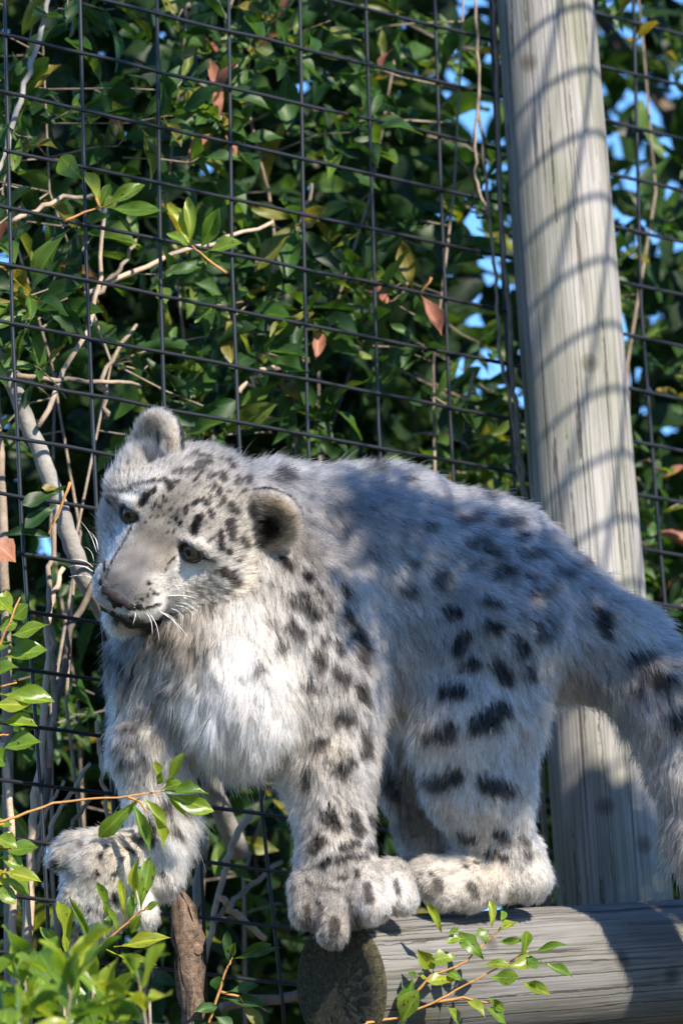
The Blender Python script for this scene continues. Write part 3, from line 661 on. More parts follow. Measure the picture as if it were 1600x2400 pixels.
def coat(P, Nn, reg):
    """hair direction (unit, tangent), length, lift, colour at surface points"""
    n = len(P); D = np.zeros((n, 3)); L = np.zeros(n); lift = np.zeros(n); Cc = np.zeros((n, 3))
    for s in range(0, n, 40000):
        e = min(n, s + 40000); p = P[s:e]; rg_ = reg[s:e]
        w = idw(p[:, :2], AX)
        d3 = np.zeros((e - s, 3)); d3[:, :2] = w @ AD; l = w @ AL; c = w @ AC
        hm = (rg_ == HEAD) | (rg_ == EAR)
        if hm.any():
            q = p[hm]; wf = idw(q, FX, p=5.0); dq = q - NOSE
            dq /= np.linalg.norm(dq, axis=1)[:, None] + 1e-9
            loc = (q - HC) @ HM.T
            low = np.clip((-loc[:, 1] - 120) / 120, 0, 1) * np.clip((140 - loc[:, 2]) / 80, 0, 1)
            dq = dq * (1 - low)[:, None] + np.array([0.1, 1.0, 0.0]) * low[:, None]
            d3[hm] = dq; l[hm] = wf @ FL; c[hm] = wf @ FC
        D[s:e] = d3; L[s:e] = l[:, 0]; lift[s:e] = l[:, 1]; Cc[s:e] = c
    em = reg == EAR
    for pos, M, rr in EARS:
        q = (P - pos) @ M.T; m = em & (np.linalg.norm(q / np.array(rr), axis=1) < 1.5)
        inner = m & (np.linalg.norm(q[:, :2] / (np.array(rr[:2]) * .86), axis=1) < 1.0) & (q[:, 2] > -rr[2] * .3)
        D[m] = M[1] * 0.9 - M[2] * 0.2; L[m] = 13; lift[m] = .3
        Cc[m] = (.44, .40, .35); rim = m & ~inner
        back = m & (Nn @ M[2] < 0.12); Cc[back] = (.10, .09, .085); L[back] = 12
        sx = -1 if pos[0] > 500 else 1
        depth = np.clip(1 - np.linalg.norm((q[:, :2] - (M[:2] @ np.array((-14 if sx < 0 else 4, 22., 0)))) / np.array([rr[0] * .60, rr[1] * .62]), axis=1), 0, 1)  # weight of the shade painted into the ear cup's hollow
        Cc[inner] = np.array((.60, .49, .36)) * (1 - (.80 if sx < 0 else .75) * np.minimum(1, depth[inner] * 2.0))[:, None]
        Cc[rim] = (.56, .51, .44)
        Cc[back] = (.09, .085, .08)
        L[inner] = 20; lift[inner] = .5
        tuft = inner & (((P - pos)[:, 0] * (-sx if sx < 0 else -1) * 0 + (P - pos)[:, 0] < -rr[0] * .30) if sx < 0 else ((P - pos)[:, 1] > 10))
        L[tuft] = 36; lift[tuft] = .75; Cc[tuft] = (.66, .60, .52)
        fr = inner & (q[:, 0] * np.sign(M[0, 0]) > rr[0] * .3); L[fr] = 24
    # grizzled variation of the ground colour
    Cc *= (1 + .10 * vnoise(P, 90, 5) + .07 * vnoise(P, 35, 6))[:, None]
    # marks
    ph = vnoise(P, 16, 11); ph2 = vnoise(P, 40, 12)
    bodym = ~((reg == EAR))
    K = np.zeros(n)
    comb2 = D[:, :2] / (np.linalg.norm(D[:, :2], axis=1)[:, None] + 1e-9)
    PX = P[:, 0] + comb2[:, 0] * L * .55; PY = P[:, 1] + comb2[:, 1] * L * .55      # the mark shows at the hair tips
    for (x1, y1, x2, y2, hw), st, soft in MARKS:
        hw = hw * (1.15 if soft else 1.0); R = hw * 2 + 26
        m = np.nonzero((PX > min(x1, x2) - R) & (PX < max(x1, x2) + R) & (PY > min(y1, y2) - R) & (PY < max(y1, y2) + R) & (Nn[:, 2] < 0.25))[0]
        if len(m) == 0: continue
        zx, zy = (x1 + x2) / 2, (y1 + y2) / 2
        dz = dm[int(np.clip(zx / 10, 0, GX - 1)), int(np.clip(zy / 10, 0, GY - 1))]
        m = m[np.abs(P[m, 2] - dz) < 110]
        bx, by = x2 - x1, y2 - y1; bb = bx * bx + by * by + 1e-6
        t = np.clip(((PX[m] - x1) * bx + (PY[m] - y1) * by) / bb, 0, 1)
        d = np.hypot(PX[m] - x1 - t * bx, PY[m] - y1 - t * by)
        d += hw * (.22 * ph[m] + .20 * ph2[m])
        hw = hw * (1.28 if soft == 0 else 1.0); edge = max(2.0, hw * (.25 + soft))
        v = st * np.clip((hw + edge * .5 - d) / edge, 0, 1)
        K[m] = np.maximum(K[m], v)
    for bp in BACKSPOTS:
        m = np.nonzero((np.abs(P - bp) < 60).all(1) & (Nn[:, 2] > 0.1))[0]
        d = np.linalg.norm(P[m] - bp, axis=1); K[m] = np.maximum(K[m], .85 * np.clip((38 - d) / 14, 0, 1))
    hm = (reg == HEAD); loc = (P - HC) @ HM.T
    sp = np.clip((vnoise(P, 15, 51) + .5 * vnoise(P, 8, 52) - .75) / .35, 0, 1) * .75
    K = np.where(hm & (loc[:, 1] > -10) & (loc[:, 2] > -60), np.maximum(K, sp * np.clip((loc[:, 1] + 10) / 40, 0, 1)), K)
    K *= bodym
    lum = np.clip(Cc.mean(1), .02, 1); Cc = Cc * (lum ** np.where((reg == HEAD) | (reg == EAR), 1.12, 1.15))[:, None] * 1.05
    Cc = Cc * .85 + .15 * Cc.mean(1)[:, None] * np.array((1.0, 1.0, 1.0))
    dark = np.array((.006, .0052, .005))
    Cc = Cc * (1 - K)[:, None] + dark * K[:, None]
    return D, L, lift, np.clip(Cc, .008, .88), K


# ---- body mesh
faces = BQ[:, ::-1] if flipped else BQ
leopard_lab = 'spotted pale grey snow leopard cub standing on the log with its head turned left'
M_hide, nt, b, out = new_mat('hide_under_fur')
at = N(nt, 'ShaderNodeAttribute', attribute_name='coat'); nt.links.new(at.outputs['Color'], b.inputs['Base Color'])
b.inputs['Roughness'].default_value = 0.9; b.inputs['Specular IOR Level'].default_value = 0.1
body = mesh_obj('snow_leopard', W(BV), faces, M_hide)
tag(body, leopard_lab, 'snow leopard')
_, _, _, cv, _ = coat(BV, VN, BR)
ca = body.data.attributes.new('coat', 'FLOAT_COLOR', 'POINT')
ca.data.foreach_set('color', np.concatenate([cv * .75, np.ones((len(cv), 1))], 1).astype(np.float32).ravel())

# ---- fur
N_FUR = 520000
tc_ = BV[tri].mean(1); tn = (VN[tri].sum(1)); tn /= np.linalg.norm(tn, axis=1)[:, None]
tr_ = BR[tri[:, 0]]
dens = np.where(tn[:, 2] < 0.25, 1.0, 0.22)
dens *= np.where((tr_ == HEAD) | (tr_ == EAR), 2.6, 1.0)
dens *= np.where(tc_[:, 0] > 1680, .35, 1.0)
pr = area * dens; pr /= pr.sum()
ti = rng.choice(len(tri), N_FUR, p=pr)
u = rng.random((N_FUR, 2)); sw = u.sum(1) > 1; u[sw] = 1 - u[sw]
T = tri[ti]; w0 = 1 - u.sum(1)
RP = BV[T[:, 0]] * w0[:, None] + BV[T[:, 1]] * u[:, :1] + BV[T[:, 2]] * u[:, 1:]
RN = VN[T[:, 0]] * w0[:, None] + VN[T[:, 1]] * u[:, :1] + VN[T[:, 2]] * u[:, 1:]; RN /= np.linalg.norm(RN, axis=1)[:, None]
RR = BR[T[:, 0]]
keep = np.ones(N_FUR, bool)
for p in EYES: keep &= np.linalg.norm((RP - p) @ np.stack([ha / 1.0, hb / .80, hc / 2]).T, axis=1) > 29
nq = (RP - HC) @ HM.T
keep &= ~((np.abs(nq[:, 0]) < 56 - np.clip((-nq[:, 1] - 172) * .8, 0, 32)) & (nq[:, 1] < -164) & (nq[:, 1] > -214) & (nq[:, 2] > 200))
keep &= ~((np.abs(nq[:, 0]) < 78) & (nq[:, 1] < -218) & (nq[:, 1] > -250) & (nq[:, 2] > 165 - np.abs(nq[:, 0]) * .45) & (RR == HEAD))
RP, RN, RR = RP[keep], RN[keep], RR[keep]; n = len(RP)
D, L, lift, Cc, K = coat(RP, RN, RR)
D = D - RN * (D * RN).sum(1)[:, None]; D /= np.linalg.norm(D, axis=1)[:, None] + 1e-9
# tufts: every hair leans to the nearest of many tuft centres
headm = (RR == HEAD) | (RR == EAR)
cs_ = rng.choice(n, n // 26, replace=False)
kd = kdtree.KDTree(len(cs_))
for i, j in enumerate(cs_): kd.insert(RP[j], i)
kd.balance()
ci = np.array([kd.find(p)[1] for p in RP.tolist()])
CRP = RP[cs_][ci]
cdir = rng.normal(0, 1, (len(cs_), 3))[ci]; clen = rng.normal(1, .16, len(cs_))[ci]
swirl = np.stack([vnoise(RP, 130, 31), vnoise(RP, 130, 32), vnoise(RP, 130, 33)], 1)
Lh = L * np.clip(rng.normal(1, .22, n), .45, 1.6) * clen * np.where(headm, .95, .68)
long_ = rng.random(n) < .05; Lh[long_] *= 1.35
tipd = D + np.where(headm, .10, np.clip(.14 + (L - 50) * .004, .14, .30))[:, None] * cdir + np.where(headm, .12, .17)[:, None] * rng.normal(0, 1, (n, 3)) + 0.18 * swirl * np.where(headm, .3, 1)[:, None]
KN = 6
pts = np.zeros((n, KN, 3)); pts[:, 0] = RP - RN * 2.0
grav = np.array([0, 1.0, 0])
for k in range(1, KN):
    t = k / (KN - 1)
    v = RN * (lift * (1.25 - .9 * t) + .12)[:, None] + tipd * (.75 + .35 * t) + grav * (.28 * t * np.clip(L / 60, .1, 1.2))[:, None]
    v /= np.linalg.norm(v, axis=1)[:, None]
    pts[:, k] = pts[:, k - 1] + v * (Lh / (KN - 1))[:, None]
for k in range(1, KN):
    t = k / (KN - 1); pts[:, k] += (CRP - RP) * (.42 * t ** 1.4) * np.clip(L / 30, .35, 1.0)[:, None]
hair_jit = (np.exp(rng.normal(0, 1, n) * np.where(headm, .50, .36) + np.where(headm, .10, .20) * rng.normal(0, 1, len(cs_))[ci]))[:, None]
Cc = np.clip(Cc * hair_jit, .006, .9)
m = (rng.random(n) < .10) & (K < .3) & ~headm; Cc[m] *= .45
rad = np.where(headm, .72, .95) * np.clip(.75 + L / 120, .8, 1.4) * np.exp(rng.normal(0, .2, n))

M_fur = bpy.data.materials.new('fur'); M_fur.use_nodes = True; nt = M_fur.node_tree
nt.nodes.remove(nt.nodes['Principled BSDF']); out = nt.nodes['Material Output']
at = N(nt, 'ShaderNodeAttribute', attribute_name='coat')
ph = N(nt, 'ShaderNodeBsdfHairPrincipled'); ph.parametrization = 'COLOR'; ph.model = 'CHIANG'
ph.inputs['Roughness'].default_value = .42; ph.inputs['Radial Roughness'].default_value = .55; ph.inputs['Coat'].default_value = 0.0; ph.inputs['IOR'].default_value = 1.42
nt.links.new(at.outputs['Color'], ph.inputs['Color']); nt.links.new(ph.outputs[0], out.inputs[0])


def curves_obj(name, P, r0, colr, mat, parent):
    """P n x k x 3 in survey px, r0 n (px), colr n x 3"""
    nn, k = P.shape[:2]
    hcv = bpy.data.hair_curves.new(name); hcv.add_curves([k] * nn)
    hcv.attributes['position'].data.foreach_set('vector', W(P.reshape(-1, 3)).astype(np.float32).ravel())
    ra = hcv.attributes.get('radius') or hcv.attributes.new('radius', 'FLOAT', 'POINT')
    prof = np.array([1.0, 1.0, .92, .75, .5, .15])[:k] if k == 6 else np.linspace(1, .15, k)
    ra.data.foreach_set('value', (r0[:, None] * prof[None] * S * .5).astype(np.float32).ravel())
    at_ = hcv.attributes.new('coat', 'FLOAT_COLOR', 'CURVE')
    at_.data.foreach_set('color', np.concatenate([colr, np.ones((nn, 1))], 1).astype(np.float32).ravel())
    hcv.materials.append(mat)
    return link(bpy.data.objects.new(name, hcv), parent)


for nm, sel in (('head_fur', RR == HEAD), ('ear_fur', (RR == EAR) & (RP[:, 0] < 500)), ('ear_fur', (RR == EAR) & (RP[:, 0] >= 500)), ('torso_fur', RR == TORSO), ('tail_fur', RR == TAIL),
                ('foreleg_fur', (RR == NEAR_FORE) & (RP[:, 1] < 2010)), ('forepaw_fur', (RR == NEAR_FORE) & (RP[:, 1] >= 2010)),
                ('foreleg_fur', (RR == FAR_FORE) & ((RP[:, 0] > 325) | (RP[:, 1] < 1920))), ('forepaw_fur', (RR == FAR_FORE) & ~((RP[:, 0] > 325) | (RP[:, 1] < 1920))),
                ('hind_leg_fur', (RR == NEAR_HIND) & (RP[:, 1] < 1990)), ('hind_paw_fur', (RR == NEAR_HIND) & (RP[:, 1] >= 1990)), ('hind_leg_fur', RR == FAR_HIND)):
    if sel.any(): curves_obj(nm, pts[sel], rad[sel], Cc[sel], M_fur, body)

# ---- eyes, nose, mouth, whiskers
M_cornea = plain('eye_surface', (.03, .028, .022), .06, .6)
m, nt, b, out = new_mat('eye_iris')
at = N(nt, 'ShaderNodeAttribute', attribute_name='iris'); nt.links.new(at.outputs['Color'], b.inputs['Base Color']); b.inputs['Roughness'].default_value = .10
b.inputs['Specular IOR Level'].default_value = .35
M_eye = m
M_skin = plain('dark_eyelid_skin', (.012, .010, .010), .45, .5)
look = nrm(hc + np.array((-.12, .02, 0)))
for p in EYES:
    nu, nv_ = 32, 24; V = []; CI = []
    up = nrm(hb - look * (hb @ look)); sd_ = np.cross(up, look); r = 28.0; c0 = p - hc * 11
    for j in range(nv_ + 1):
        th = PI * j / nv_
        for i in range(nu):
            a = 2 * PI * i / nu
            V.append(c0 + r * (look * math.cos(th) + (sd_ * math.cos(a) + up * math.sin(a)) * math.sin(th)))
            rr_ = r * math.sin(th) if th < PI / 2 else r
            vv = math.sin(a) * math.sin(th)
            cI = (.004, .004, .004) if rr_ < 10 else ((.070, .055, .032) if rr_ < 24.5 else (.012, .010, .009))
            cI = np.array(cI) * (1 if rr_ < 9 else 1 + .25 * math.sin(i * 5.1))
            CI.append((*cI, 1))
    F = [(j * nu + i, j * nu + (i + 1) % nu, (j + 1) * nu + (i + 1) % nu, (j + 1) * nu + i) for j in range(nv_) for i in range(nu)]
    eo = mesh_obj('eye', W(V), F, M_eye, body)
    ca = eo.data.attributes.new('iris', 'FLOAT_COLOR', 'POINT'); ca.data.foreach_set('color', np.array(CI, np.float32).ravel())
    # dark lid rim round the opening
    rim = []
    for i in range(25):
        a = 2 * PI * i / 24
        rim.append(Vector(W([p + hc * (8 - 5 * abs(math.cos(a)) ** 2) + ha * 28 * math.cos(a) + hb * (21.5 * math.sin(a))])[0]))
    v, f = tube(rim, 5.0 * S, 8, False); mesh_obj('eyelid_rim', v, f, M_skin, body)

M_nose, nt, b, out = new_mat('nose_leather')
tc = N(nt, 'ShaderNodeNewGeometry'); no = N(nt, 'ShaderNodeTexNoise', Scale=900.0, Detail=2.0); nt.links.new(tc.outputs['Position'], no.inputs['Vector'])
r = ramp(nt, [(.35, (.010, .008, .008)), (.7, (.028, .022, .021))], no.outputs['Fac']); nt.links.new(r.outputs[0], b.inputs['Base Color'])
b.inputs['Roughness'].default_value = .5; b.inputs['Specular IOR Level'].default_value = .2
bu = N(nt, 'ShaderNodeBump', Strength=.4, Distance=.0004); nt.links.new(no.outputs['Fac'], bu.inputs['Height']); nt.links.new(bu.outputs[0], b.inputs['Normal'])
npr = [(C(H(-50, -173, 236), 14, H(50, -173, 236), 14), 10, 0), (C(H(-30, -184, 248), 15, H(30, -184, 248), 15), 10, 0), (C(H(0, -186, 248), 13, H(0, -206, 242), 8), 10, 0),
       (C(H(-36, -188, 252), 5, H(-16, -194, 264), 7), -4, 0), (C(H(36, -188, 252), 5, H(16, -194, 264), 7), -4, 0)]
v, q, _ = grow(npr, 2.0)
nc = v.mean(0); fnn = np.cross(v[q[:, 1]] - v[q[:, 0]], v[q[:, 2]] - v[q[:, 0]])
if ((v[q].mean(1) - nc) * fnn).sum() < 0: q = q[:, ::-1]
mesh_obj('nose', W(v), q, M_nose, body)
M_lip = plain('dark_lips', (.010, .008, .008), .5, .4)
mpr = [(C(H(0, -226, 222), 15, H(40, -236, 204), 17), 10, 0), (C(H(40, -236, 204), 17, H(72, -234, 170), 11), 10, 0), (C(H(0, -226, 222), 15, H(-34, -236, 204), 15), 10, 0), (C(H(-30, -236, 204), 14, H(-42, -238, 190), 10), 10, 0)]
v, q, _ = grow(mpr, 3.0)
mesh_obj('mouth', W(v), q[:, ::-1], M_lip, body)
M_whisk = plain('whisker_white', (.85, .84, .82), .35, .6)
zw = lambda x, y: (150 + .4145 * x, 900 + .4145 * y)
for (x1, y1, x2, y2, dz) in ((470, 1300, 500, 1420, -40), (485, 1300, 540, 1450, -60), (540, 1285, 710, 1445, -60), (550, 1290, 670, 1420, -30), (560, 1295, 640, 1370, -70), (600, 1270, 680, 1335, -30), (630, 1235, 760, 1290, -30), (580, 1200, 760, 1220, 10), (620, 1250, 740, 1310, -10), (400, 1290, 390, 1360, -30),
                         (185, 950, 90, 770, -30), (195, 940, 140, 830, -20), (170, 1000, 115, 920, -40), (165, 1035, 40, 990, -40), (165, 1060, 30, 1030, -20), (165, 1100, 30, 1090, -30), (190, 930, 160, 860, -10)):
    a = zw(x1, y1); b_ = zw(x2, y2)
    loc_c = dm[int(a[0] / 10), int(a[1] / 10)]; loc_c = loc_c if loc_c < 900 else -150
    loc_c = max(-330, min(loc_c, 40)) + 4
    pl = []
    for i in range(7):
        t = i / 6; sag = 10 * math.sin(PI * t)
        pl.append(W1(a[0] + (b_[0] - a[0]) * t + sag * .4, a[1] + (b_[1] - a[1]) * t - sag * .6, loc_c + dz * t))
    v, f = tube(pl, [.85 * S * (1.05 - i / 6.5) for i in range(7)], 5); mesh_obj('whisker', v, f, M_whisk, body)
print('leopard', round(time.time() - t0, 1), 's', len(BV), 'verts', n, 'hairs')


# ------------------------------------------------------------------ leaves and shrubs
def leaf_shape(kind):
    """one leaf along +y, length 1, unit half-width scaled by x; folded along the midrib and curled"""
    r = np.random.default_rng(100 + kind); rows = 9; V = []
    peak = r.uniform(.5, .68); curl = r.uniform(-.25, .35); fold = r.uniform(.15, .5); bend = r.uniform(-.12, .12)
    for j in range(rows):
        t = j / (rows - 1)
        w = (math.sin(PI * min(1, t ** (math.log(.5) / math.log(peak)))) ** .85) * .5 if 0 < t < 1 else .02
        if kind % 3 == 2 and .45 < t < .9: w *= 1 + .14 * math.sin(t * 34)
        z = -curl * t * t; x0 = bend * math.sin(PI * t)
        wl = w * (1 - (.18 * r.random() if kind % 4 == 3 else 0)); 
        V += [(x0 - wl, t, z + fold * wl * .8 - .06 * math.sin(t * 9)), (x0, t, z), (x0 + w, t, z + fold * w * .8 + .05 * math.sin(t * 8 + 1))]
    F = []
    for j in range(rows - 1):
        a = j * 3; F += [(a, a + 1, a + 4, a + 3), (a + 1, a + 2, a + 5, a + 4)]
    return np.array(V), F


LEAF = [leaf_shape(k) for k in range(8)]
LEAF_ME = {}


def leaf_mesh(k, mat):
    key = (k, mat.name)
    if key not in LEAF_ME:
        V, F = LEAF[k]; me = bpy.data.meshes.new('leaf'); me.from_pydata(V.tolist(), [], F)
        me.polygons.foreach_set('use_smooth', np.ones(len(F), bool)); me.materials.append(mat); LEAF_ME[key] = me
    return LEAF_ME[key]


def leaf_frame(base, tip, nhint, width, L=None):
    base, tip = Vector(base), Vector(tip); y = tip - base; Ln = y.length; y /= Ln
    z = Vector(nhint); z = z - y * z.dot(y)
    z = z.normalized() if z.length > 1e-6 else y.orthogonal().normalized()
    x = y.cross(z)
    M = Matrix(((x.x * width, y.x * Ln, z.x * Ln, base.x), (x.y * width, y.y * Ln, z.y * Ln, base.y), (x.z * width, y.z * Ln, z.z * Ln, base.z), (0, 0, 0, 1)))
    return M


def add_leaf(parent, M, mat, k=None, label=None):
    o = bpy.data.objects.new('leaf', leaf_mesh(random.randrange(8) if k is None else k, mat)); col.objects.link(o)
    o.parent = parent; o.matrix_local = Matrix.Translation(-Vector(parent.location)) @ M
    if label: o['label'] = label
    return o


def leaf_mass(name, Ms, mat, parent, seed=0, kinds=8):
    """many leaves joined into one part"""
    r = np.random.default_rng(seed); Vs, Fs, Ts = [], [], []; off = 0
    for M in Ms:
        V, F = LEAF[r.integers(kinds)]; A = np.array(M)
        Vs.append(V @ A[:3, :3].T + A[:3, 3]); Fs.append(np.array(F) + off); off += len(V); Ts.append(np.full(len(V), r.random()))
    if not Vs: return None
    o = mesh_obj(name, np.concatenate(Vs), np.concatenate(Fs), mat, parent)
    at = o.data.attributes.new('tint', 'FLOAT', 'POINT'); at.data.foreach_set('value', np.concatenate(Ts).astype(np.float32))
    o['kind'] = 'stuff'; return o


def rand_dir():
    v = Vector((random.gauss(0, 1), random.gauss(0, 1), random.gauss(0, 1))); return v.normalized()


def whorl(tip, axis, n, L, ratio=.31, spread=.9):
    """leaf frames round a twig end"""
    axis = axis.normalized(); ax1 = axis.orthogonal().normalized(); ax2 = axis.cross(ax1); out = []
    a0 = random.random() * 6.28
    for i in range(n):
        a = a0 + i * 2.4; t = i / max(1, n - 1)
        rad = ax1 * math.cos(a) + ax2 * math.sin(a)
        d = (axis * (.25 + .6 * t) + rad * (spread * (1.1 - .45 * t)) + Vector((0, 0, random.gauss(-.12, .2)))).normalized()
        b = tip - axis * (L * .75 * (1 - t)); l = L * random.uniform(.62, 1.15) * (1 - .25 * t)
        nh = (axis * .8 + Vector((0, -.15, .5)) + rand_dir() * .45)
        out.append(leaf_frame(b, b + d * l, nh, l * ratio * random.uniform(.8, 1.2)))
    return out


def in_leopard(x, y):
    """survey positions the leopard, post and log cover (few leaves needed there)"""
    if 300 < x < 1350 and 1250 < y < 1650: return True
    if 260 < x < 850 and 1080 < y < 1700: return True
    return False


def shrub(name, label, x0, x1, y0, y1, dd0, dd1, nwh, stems, L=(105, 205), mat=M_leaf, barkm=M_bark, group=None, limit=300, gap=None, stem_r=5.5, seed=1, mass_mat=None):
    random.seed(seed)
    bx = (x0 + x1) / 2; yb = 6600
    root = empty(name, W1(bx, yb, fence_d(bx, 2100) + dd0 + 100), label, 'shrub', group)
    # stems rise from the ground and wander up through the crown
    nodes = []; parts = []
    for i in range(stems):
        sx = bx + (random.random() - .5) * (x1 - x0) * .35; ex = x0 + (x1 - x0) * (i + .5 + random.uniform(-.3, .3)) / stems
        pts = []; dn = random.uniform(dd0 + 40, dd0 + (dd1 - dd0) * .7)
        for k, yy in enumerate((yb, 4600, 3000, 2500, 2050, 1650, 1250, 850, 450, 50, -300)):
            t = min(1, max(0, (3400 - yy) / 3400)); x = sx + (ex - sx) * t + random.gauss(0, 55 * t + 6)
            if yy < y0 - 300: break
            p = W1(x, yy, fence_d(x, yy) + dn + random.gauss(0, 40) * t); pts.append(p)
            if yy <= 2600: nodes.append(p)
        r = stem_r * S * random.uniform(.7, 1.3)
        parts.append(tube(pts, [r * (1.5 - 1.1 * j / (len(pts) - 1)) for j in range(len(pts))], 7))
    for v, f in parts: mesh_obj('stem', v, f, barkm, root)
    kd = kdtree.KDTree(len(nodes) * 5); dense = []
    for a, b in zip(nodes[:-1], nodes[1:]):
        if (a - b).length < .4:
            for q in range(5): dense.append(a.lerp(b, q / 5))
    dense = dense or nodes
    kd = kdtree.KDTree(len(dense))
    for i, p in enumerate(dense): kd.insert(p, i)
    kd.balance()
    Ms = []; twigs = []
    for i in range(nwh):
        for _ in range(30):
            x, y = random.uniform(x0, x1), random.uniform(y0, y1)
            if in_leopard(x, y) and random.random() < .8: continue
            if gap and random.random() < gap(x, y): continue
            break
        d = fence_d(x, y) + dd0 + (dd1 - dd0) * random.random() ** 1.2
        p = W1(x, y, d); q, _, _ = kd.find(p); q = Vector(q)
        if (q - p).length > .14: q = p + (q - p).normalized() * random.uniform(.07, .13)
        ax = ((p - q).normalized() * .6 + rand_dir() * .6 + Vector((.15, -.35, .25))).normalized()
        mid = q.lerp(p, .6) + rand_dir() * .008
        twigs.append(tube([q, mid, p - ax * .012, p], [2.6 * S, 2.1 * S, 1.8 * S, 1.2 * S], 5))
        Ms += [(d, M) for M in whorl(p, ax, random.randint(5, 9), random.uniform(*L) * S)]
    for v, f in twigs: mesh_obj('twig', v, f, M_bark, root)
    Ms.sort(key=lambda t: t[0])
    for d, M in Ms[:limit]: add_leaf(root, M, M_dead if random.random() < .025 else mat)
    if len(Ms) > limit: leaf_mass('leaves', [m for d, m in Ms[limit:]], mass_mat or M_leafs, root, seed)
    return root


shrub('shrub', 'leafy green shrub pressed against the mesh in the upper left corner', -120, 560, -150, 1150, 40, 900, 74, 3, seed=11, group='shrubs behind the mesh')
shrub('shrub', 'tall leafy green shrub behind the mesh above the back of the leopard', 480, 1190, -150, 1250, 40, 1000, 88, 3, seed=12, group='shrubs behind the mesh', gap=lambda x, y: .55 if x > 1000 and y < 520 else 0)
shrub('shrub', 'sunlit green shrub behind the mesh on the far side of the post', 1330, 1760, -150, 1500, 60, 1000, 44, 2, seed=13, group='shrubs behind the mesh', gap=lambda x, y: .6 if y < 640 else .1)
shrub('shrub', 'shaded dark shrub low behind the mesh under the chin and legs', -150, 1100, 1150, 2500, 800, 1900, 62, 4, seed=14, group='shrubs behind the mesh', mat=M_leaf, limit=260)

# deeper growth: shaded mass of the thicket behind, trees beyond it
random.seed(31)


def thicket(name, label, n, xr, yr, dr, gap, mat, L, seed, cat='tree', trunk=True):
    random.seed(seed)
    cx = (xr[0] + xr[1]) / 2
    r = empty(name, W1(cx, 6500 + 2.2 * (dr[0] - 2000) * .16, (dr[0] + dr[1]) / 2), label, cat, 'trees behind the shrubs')
    Ms = []
    for i in range(n):
        for _ in range(40):
            x, y = random.uniform(*xr), random.uniform(*yr)
            if random.random() >= gap(x, y): break
        p = W1(x, y, random.uniform(*dr)); l = random.uniform(*L) * S
        ax = rand_dir(); Ms.append(leaf_frame(p, p + ax * l, rand_dir() + Vector((0, 0, .8)), l * random.uniform(.38, .5)))
    v, f = merge([tube([W1(cx + random.gauss(0, 60), 7200, dr[1] * .9), W1(cx + random.gauss(0, 80), 3500, dr[1] * .85), W1(cx + random.gauss(0, 200), 1800, dr[1] * .8), W1(cx + random.gauss(0, 300), 300, dr[1] * .8)], [.07, .055, .04, .02], 9)] +
                 [tube([W1(cx + random.gauss(0, 60), 3000 - 500 * k, dr[1] * .84), W1(cx + random.gauss(0, 500), 2200 - 550 * k, dr[1] * .8), W1(cx + random.gauss(0, 700), 1500 - 550 * k, dr[1] * .8)], [.025, .016, .007], 7) for k in range(4)])
    mesh_obj('trunk', v, f, M_bark_dark, r)
    leaf_mass('crown', Ms, mat, r, seed)
    return r


def gapA(x, y):
    g = 0.0
    for (cx, cy, rr) in ((1080, 90, 150), (1130, 330, 130), (1120, 480, 110), (1450, 130, 130), (1540, 330, 140), (1420, 420, 110), (1540, 520, 90), (300, 200, 40), (480, 480, 50), (420, 470, 40), (890, 150, 60), (960, 230, 60), (1150, 640, 50), (1100, 830, 40)):
        g = max(g, 0.99 * math.exp(-((x - cx) ** 2 + (y - cy) ** 2) / (rr * rr)))
    return min(.985, g)


thicket('tree', 'dark leafy tree crown behind the shrubs, thick on the left', 7200, (-500, 1000), (-500, 2900), (2200, 5200), gapA, M_far, (150, 260), 41)
thicket('tree', 'loose tree crown behind the post with blue sky showing through', 3400, (850, 2300), (-500, 2900), (2600, 5600), gapA, M_far, (150, 260), 42)


# ------------------------------------------------------------------ bare stems, limbs, vine
def stick(name, label, cat, poly, r0, r1, mat, group=None, amp=.0012, n=6, sides=8):
    """poly: survey points (x, y, depth behind the mesh)"""
    pts = wiggle([W1(x, y, fence_d(x, y) + d) for x, y, d in poly], amp, n)
    v, f = tube(pts, [S * (r0 + (r1 - r0) * i / (len(pts) - 1)) for i in range(len(pts))], sides)
    return tag(mesh_obj(name, v, f, mat), label, cat, group)


random.seed(51)
stick('limb', 'thick pale grey limb slanting down behind the mesh left of the face', 'branch', [(-60, 740, 260), (30, 900, 240), (95, 1060, 230), (150, 1220, 220), (190, 1340, 230), (290, 1520, 330), (480, 1800, 520), (560, 2000, 700)], 18, 27, M_pale, amp=.0006, sides=14)
stick('limb', 'upright grey brown limb at the left picture edge behind the mesh', 'branch', [(-10, 900, 330), (2, 1150, 330), (14, 1420, 330), (20, 1800, 330), (26, 2600, 330)], 11, 15, M_bark, amp=.0006, sides=12)
stick('branch', 'thin white barked branch in the upper left corner', 'branch', [(118, -40, 90), (100, 70, 85), (60, 190, 80), (20, 330, 80), (-10, 420, 80)], 6, 8, M_pale)
G = 'bare stems rising behind the mesh'
stick('stem', 'pale stem with buds left of the first mesh wire, low on the left', 'stem', [(5, 1740, 60), (20, 1850, 50), (30, 2050, 50), (34, 2300, 50), (30, 2600, 50)], 8, 10, M_tan, G)
stick('stem', 'long straight brown stem crossing behind the mesh under the muzzle', 'stem', [(150, 1330, 110), (118, 1420, 110), (108, 1600, 110), (98, 1780, 110), (75, 1950, 110), (68, 2200, 110), (66, 2600, 110)], 6, 13, M_tan, G)
stick('stem', 'slim brown stem running beside the chest down to the foreleg', 'stem', [(228, 1690, 120), (238, 1800, 110), (250, 1880, 100), (246, 1950, 100), (262, 2120, 110)], 5, 5.5, M_tan, G)
